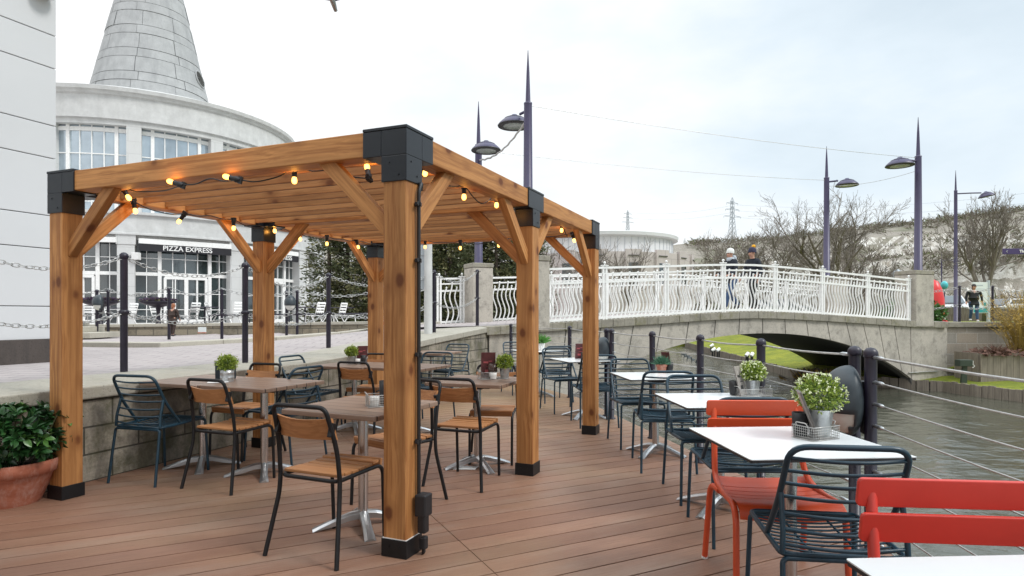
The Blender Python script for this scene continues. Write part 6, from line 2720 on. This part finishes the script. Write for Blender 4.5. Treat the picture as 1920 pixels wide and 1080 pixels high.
def car(label, x, y, rz, mt):
    t = thing('parked_car', label, 'car', (x, y, 1.0), rz, 'cars parked below the hill')
    m = MB()
    side = [(-2.1, .35), (-2.15, .75), (-2.0, .88), (-1.5, .95), (-.9, 1.42), (.55, 1.45), (1.25, .98), (1.95, .86), (2.15, .68), (2.15, .35)]
    W = .86
    rows = []
    for yy, s in ((-W, .94), (-W * .96, 1.0), (W * .96, 1.0), (W, .94)):
        rows.append([Vector((px, yy * (1 if pz < 1 else .84), .35 + (pz - .35) * s)) for px, pz in side])
    m.sheet(rows, False)
    m.add(rows[0], [tuple(range(len(side)))])
    m.add(rows[-1], [tuple(range(len(side)))[::-1]])
    m.build('body', MT[mt], t)
    for s in (-1, 1):
        m = MB()
        m.ext([(-1.28, s * .805, 1.0), (-.85, s * .745, 1.36), (.5, s * .745, 1.38), (1.05, s * .805, 1.0)], (0, s * .02, 0))
        m.build('side_window', MT['glass_dark'], t)
    for a, b in (((-1.56, .97), (-.97, 1.38)), ((1.22, 1.02), (.62, 1.42))):
        m = MB()
        sgn = -1 if a[0] < 0 else 1
        m.ext([(a[0], -.68, a[1] + .01), (a[0], .68, a[1] + .01), (b[0], .62, b[1] + .01), (b[0], -.62, b[1] + .01)], (.02 * sgn, 0, .02))
        m.build('windscreen', MT['glass_dark'], t)
    for xx in (-1.35, 1.35):
        for s in (-1, 1):
            m = MB()
            m.cyl((xx, s * .74, .32), (xx, s * .9, .32), .32, n=18)
            w = m.build('wheel', MT['tyre'], t)
            m = MB()
            m.cyl((xx, s * .9, .32), (xx, s * .91, .32), .2, n=14)
            m.build('rim', MT['steel_far'], w)
    return t


c1 = car('white parked car at the right edge behind the golden shrub', 35.2, 43, .1, 'car_white')
dup(c1, (30.0, 44, 1.0), .15, 'white parked car half behind the information board')
dup(c1, (25.6, 36.5, 1.0), 1.2, 'white parked car between the red inflatable and the tall thin lamp')
dup(c1, (36.5, 60, 1.0), .1, 'white parked car seen above the bridge railing near its right end')
car('silver parked car seen through the bridge railing, right of the walkers', 19.0, 44, .2, 'car_silver')


# ================================================================== people
def skin_obj(name, joints, bones, mat, parent, sub=1):
    """one continuous skinned surface from a joint dictionary name -> (pos, radius)"""
    names = list(joints)
    me = bpy.data.meshes.new(name)
    me.from_pydata([joints[n][0] for n in names], [(names.index(a), names.index(b)) for a, b in bones], [])
    o = bpy.data.objects.new(name, me)
    COL.objects.link(o)
    o.parent = parent
    o.modifiers.new('skin', 'SKIN')
    for i, n in enumerate(names):
        r = joints[n][1]
        me.skin_vertices[0].data[i].radius = r if isinstance(r, tuple) else (r, r)
    me.skin_vertices[0].data[0].use_root = True
    s = o.modifiers.new('sub', 'SUBSURF')
    s.levels = s.render_levels = sub
    o.modifiers['skin'].use_smooth_shade = True
    me.materials.append(mat)
    return o


def person(label, loc, face, H, legs, arms, top, legsm, shoe, hair=None, hat=None, pom=None, scarf=None, wide=1.0, lean=0.0):
    t = thing('person', label, 'person', loc, ang(face))
    s = H / 1.70
    V = lambda x, y, z: Vector((x * s, y * s, z * s))
    J = {'pelvis': (V(0, 0, .93), (.12 * s * wide, .095 * s * wide)), 'waist': (V(0, lean * .3, 1.08), (.11 * s * wide, .09 * s * wide)), 'chest': (V(0, lean * .7, 1.28), (.135 * s * wide, .10 * s * wide)),
         'neck0': (V(0, lean, 1.43), .055 * s), 'neck1': (V(0, lean + .015, 1.49), .05 * s), 'head0': (V(0, lean + .03, 1.545), (.07 * s, .085 * s)), 'head1': (V(0, lean + .035, 1.62), (.075 * s, .09 * s)), 'head2': (V(0, lean + .025, 1.675), .05 * s),
         'nose': (V(0, lean + .125, 1.585), .012 * s)}
    B = [('pelvis', 'waist'), ('waist', 'chest'), ('chest', 'neck0'), ('neck0', 'neck1'), ('neck1', 'head0'), ('head0', 'head1'), ('head1', 'head2'), ('head0', 'nose')]
    TJ = {k: (J[k][0], tuple(q + .022 * s for q in J[k][1])) for k in ('pelvis', 'waist', 'chest')}
    TJ['neck0'] = (J['neck0'][0] + V(0, 0, .012), .085 * s)
    TB = [('pelvis', 'waist'), ('waist', 'chest'), ('chest', 'neck0')]
    LJ = {'pelvis': (V(0, 0, .95), (.10 * s * wide, .085 * s * wide))}
    LB = []
    for i, sg in enumerate((-1, 1)):
        n = 'lr'[i]
        hip, knee, ank = V(sg * .095 * wide, 0, .88), V(sg * .10, legs[i][0], .48), V(sg * .10, legs[i][1], .085 + legs[i][2])
        toe = ank + V(0, .15, -.055)
        J.update({n + 'hip': (hip, .085 * s), n + 'knee': (knee, .058 * s), n + 'ank': (ank, .04 * s), n + 'toe': (toe, (.036 * s, .025 * s))})
        B.extend([('pelvis', n + 'hip'), (n + 'hip', n + 'knee'), (n + 'knee', n + 'ank'), (n + 'ank', n + 'toe')])
        LJ.update({n + 'hip': (hip, .092 * s * (wide ** .6)), n + 'knee': (knee, .074 * s), n + 'ank': (ank, .062 * s)})
        LB.extend([('pelvis', n + 'hip'), (n + 'hip', n + 'knee'), (n + 'knee', n + 'ank')])
        m = MB()
        m.ell(ank + V(0, .06, -.035), (.048 * s, .14 * s, .048 * s), 12, 8)
        m.build('shoe', MT[shoe], t)
        sh = V(sg * .175 * wide, lean * .95, 1.385)
        el = sh + V(*[q * k for q, k in zip(arms[i][0], (sg, 1, 1))])
        wr = el + V(*[q * k for q, k in zip(arms[i][1], (sg, 1, 1))])
        d = (wr - el).normalized()
        pa = wr + d * .07 * s
        J.update({n + 'sh': (sh, .055 * s), n + 'el': (el, .04 * s), n + 'wr': (wr, .027 * s), n + 'palm': (pa, (.036 * s, .018 * s))})
        B.extend([('chest', n + 'sh'), (n + 'sh', n + 'el'), (n + 'el', n + 'wr'), (n + 'wr', n + 'palm')])
        x = Vector((1, 0, 0)) if abs(d.x) < .8 else Vector((0, 1, 0))
        for f in range(4):
            e = pa + x * (f - 1.5) * .019 * s + d * (.07 - .012 * abs(f - 1.3)) * s + Vector((0, .012 * s, 0))
            J[n + 'f%d' % f] = (e, .0085 * s)
            B.append((n + 'palm', n + 'f%d' % f))
        J[n + 'th'] = (wr + d * .06 * s + x * -sg * .045 * s, .0095 * s)
        B.append((n + 'wr', n + 'th'))
        TJ.update({n + 'sh': (sh, .072 * s), n + 'el': (el, .058 * s), n + 'wr': (wr, .043 * s)})
        TB.extend([('chest', n + 'sh'), (n + 'sh', n + 'el'), (n + 'el', n + 'wr')])
    TJ['hem'] = (V(0, 0, .80), (.150 * s * wide, .125 * s * wide))
    TB.append(('pelvis', 'hem'))
    skin_obj('body', J, B, MT['skin'], t)
    skin_obj('top', TJ, TB, MT[top], t).name = 'jacket'
    skin_obj('trousers', LJ, LB, MT[legsm], t)
    hc = V(0, lean + .03, 1.61)
    for sg in (-1, 1):
        m = MB()
        m.ell(hc + V(sg * .032, .083, .0), .011 * s, 8, 6)
        m.build('eye', MT['hair_dark'], t)
        m = MB()
        m.ell(hc + V(sg * .082, -.005, -.01), (.012 * s, .022 * s, .032 * s), 8, 6)
        m.build('ear', MT['skin'], t)
    m = MB()
    m.ell(hc + V(0, .084, -.068), (.024 * s, .01 * s, .007 * s), 8, 5)
    m.build('mouth', MT['terracotta'], t)
    if hair:
        m = MB()
        m.ell(hc + V(0, -.022, .02), (.093 * s, .10 * s, .105 * s), 14, 10)
        m.ell(hc + V(0, -.085, -.06), (.07 * s, .05 * s, .12 * s), 12, 8)
        m.build('hair', MT[hair], t)
    if hat:
        m = MB()
        m.lathe([(.104 * s, .0), (.108 * s, .03 * s), (.104 * s, .055 * s), (.098 * s, .09 * s), (.075 * s, .13 * s), (.035 * s, .15 * s), (.0001, .153 * s)], 18, hc + V(0, -.008, .0), Matrix.Rotation(.12, 3, 'X'))
        m.build('hat', MT[hat], t)
    if pom:
        m = MB()
        m.ell(hc + V(0, -.06, .17), .052 * s, 10, 8)
        m.build('pompom', MT[pom], t)
    if scarf:
        m = MB()
        m.lathe([(.085 * s, -.05 * s), (.105 * s, -.02 * s), (.10 * s, .03 * s), (.08 * s, .05 * s)], 16, V(0, lean + .015, 1.45))
        m.ell(V(0, lean - .10, 1.48), (.09 * s, .08 * s, .09 * s), 12, 8)
        m.build('scarf', MT[scarf], t)
    return t


bdn = -BD.normalized()
for u, Y in ((1373, 15.9),):
    x = (u - 960) / F * Y
person('person in white knitted hat, pale scarf and blue jeans crossing the bridge', ((1373 - 960) / F * 15.9, 15.9, 1.385), (bdn.x, bdn.y), 1.60,
       ((.24, .34, .02), (-.02, -.32, .10)), (((.04, .02, -.27), (.0, .22, -.10)), ((.04, .06, -.27), (-.02, .22, -.08))), 'cloth_navy', 'denim', 'shoe_dark', None, 'wool_white', None, 'wool_grey', 1.0, .05)
person('person in a navy hat with yellow pompom and dark coat walking on the bridge', ((1413 - 960) / F * 16.2, 16.2, 1.38), (bdn.x, bdn.y), 1.66,
       ((.16, .18, .0), (-.02, -.24, .06)), (((.05, -.06, -.27), (.0, .08, -.22)), ((.05, .06, -.27), (.0, .14, -.2))), 'cloth_navy', 'cloth_black', 'shoe_dark', None, 'wool_navy', 'wool_yellow', None, 1.08, .03)
person('person with dark tied-back hair in a black jumper and blue jeans walking towards us', ((1826 - 960) / F * 26.5, 26.5, 1.0), (-.35, -.94), 1.62,
       ((.05, .10, .0), (-.0, -.16, .05)), (((.07, -.02, -.26), (.01, .06, -.22)), ((.07, .02, -.26), (.02, .08, -.21))), 'cloth_black', 'denim', 'shoe_white', 'hair_dark', None, None, None, 1.3, .0)
xk, yk = (324 - 960) / F * 13.6, 13.6
person('small person with reddish hair and dark brown coat beside a slim chain post', (xk, yk, zt(xk, yk) + .095), (.3, .95), .72,
       ((.03, .05, .0), (-.0, -.08, .02)), (((.07, 0, -.26), (.0, .08, -.22)), ((.07, .02, -.26), (.0, .08, -.2))), 'cloth_brown', 'cloth_brown', 'shoe_dark', 'hair_red', None, None, None, 1.35, .03)

# small litter
for (u, v, lb) in ((870, 878, 'flat white paper scrap under the table by the middle post'),):
    x, y = gp(u, v)
    m = MB()
    m.ext([(x - .09, y - .05, .003), (x + .10, y - .06, .003), (x + .12, y + .05, .003), (x - .05, y + .07, .003)], (0, 0, .002))
    o = m.build('paper_scrap', MT['paper'], frame=((x, y, .003), 0))
    tag(o, lb, 'paper')
# ================================================================== sky, light, camera
w = bpy.data.worlds.new('World')
SC.world = w
w.use_nodes = True
nt = w.node_tree
nt.nodes.clear()


def N(t, **k):
    nd = nt.nodes.new('ShaderNode' + t)
    for a, b in k.items():
        setattr(nd, a, b)
    return nd

out = N('OutputWorld')
SUN_EL, SUN_AZ = math.radians(46), math.radians(112)     # azimuth clockwise from +Y
sky = N('TexSky', sky_type='NISHITA', sun_disc=False, sun_elevation=SUN_EL, sun_rotation=SUN_AZ, air_density=1.2, dust_density=3.0)
bg1 = N('Background')
bg1.inputs[1].default_value = .10
nt.links.new(sky.outputs[0], bg1.inputs[0])
tc = N('TexCoord')
sp = N('SeparateXYZ')
nt.links.new(tc.outputs['Generated'], sp.inputs[0])
mp = N('Mapping')
mp.inputs['Scale'].default_value = (1.5, 1.5, 3.6)
nt.links.new(tc.outputs['Generated'], mp.inputs[0])
no = N('TexNoise')
no.inputs['Scale'].default_value = 1.15
no.inputs['Detail'].default_value = 6
no.inputs['Roughness'].default_value = .55
nt.links.new(mp.outputs[0], no.inputs[0])


def M2(op, a, b):
    nd = N('Math', operation=op)
    for i, v in enumerate((a, b)):
        if isinstance(v, (int, float)):
            nd.inputs[i].default_value = v
        else:
            nt.links.new(v, nd.inputs[i])
    return nd.outputs[0]


def ramp2(f, stops):
    r = N('ValToRGB')
    e = r.color_ramp.elements
    while len(e) < len(stops):
        e.new(.5)
    for el, (p, c) in zip(e, stops):
        el.position = p
        el.color = tuple(c) + (1,)
    nt.links.new(f, r.inputs[0])
    return r.outputs[0]


# blue-grey cloud base grows to the right and upwards; the left of the view is blank white
f = M2('ADD', M2('MULTIPLY', sp.outputs[0], .62), M2('MULTIPLY', sp.outputs[2], .55))
f = M2('ADD', f, M2('MULTIPLY', M2('SUBTRACT', no.outputs[0], .5), 1.35))
col = ramp2(M2('ADD', f, .06), [(.0, (.90, .90, .905)), (.30, (.83, .85, .86)), (.62, (.63, .71, .77)), (1.0, (.47, .56, .63))])
bg2 = N('Background')
nt.links.new(col, bg2.inputs[0])
el = N('MapRange', interpolation_type='SMOOTHSTEP')
el.inputs[1].default_value, el.inputs[2].default_value, el.inputs[3].default_value, el.inputs[4].default_value = .45, .95, 1.0, SKY_TOP
nt.links.new(sp.outputs[2], el.inputs[0])
nt.links.new(el.outputs[0], bg2.inputs[1])
mx = N('MixShader')
mx.inputs[0].default_value = .94
nt.links.new(bg1.outputs[0], mx.inputs[1])
nt.links.new(bg2.outputs[0], mx.inputs[2])
nt.links.new(mx.outputs[0], out.inputs[0])

sl_ = bpy.data.lights.new('sun', 'SUN')
sl_.energy = SUN_E
sl_.angle = math.radians(14)
sl_.color = (1.0, .965, .92)
so = bpy.data.objects.new('sun', sl_)
COL.objects.link(so)
so.rotation_euler = Vector((-math.sin(SUN_AZ) * math.cos(SUN_EL), -math.cos(SUN_AZ) * math.cos(SUN_EL), -math.sin(SUN_EL))).to_track_quat('-Z', 'Y').to_euler()

cd = bpy.data.cameras.new('camera')
cam = bpy.data.objects.new('camera', cd)
COL.objects.link(cam)
cam.location = (0, 0, HC)
cam.rotation_euler = (PI / 2, 0, 0)
cd.sensor_width = 36
cd.lens = F / 1920 * 36
cd.shift_y = (HZ - 540) / 1920
cd.clip_start = .05
cd.clip_end = 3000
SC.camera = cam
vs_ = SC.view_settings
vs_.view_transform = 'Standard'
vs_.look = 'None'
vs_.exposure = EXPO
vs_.gamma = 1
SC.cycles.use_denoising = True
SC.cycles.max_bounces = 6
SC.cycles.diffuse_bounces = 3
SC.cycles.glossy_bounces = 3
SC.cycles.sample_clamp_indirect = 6
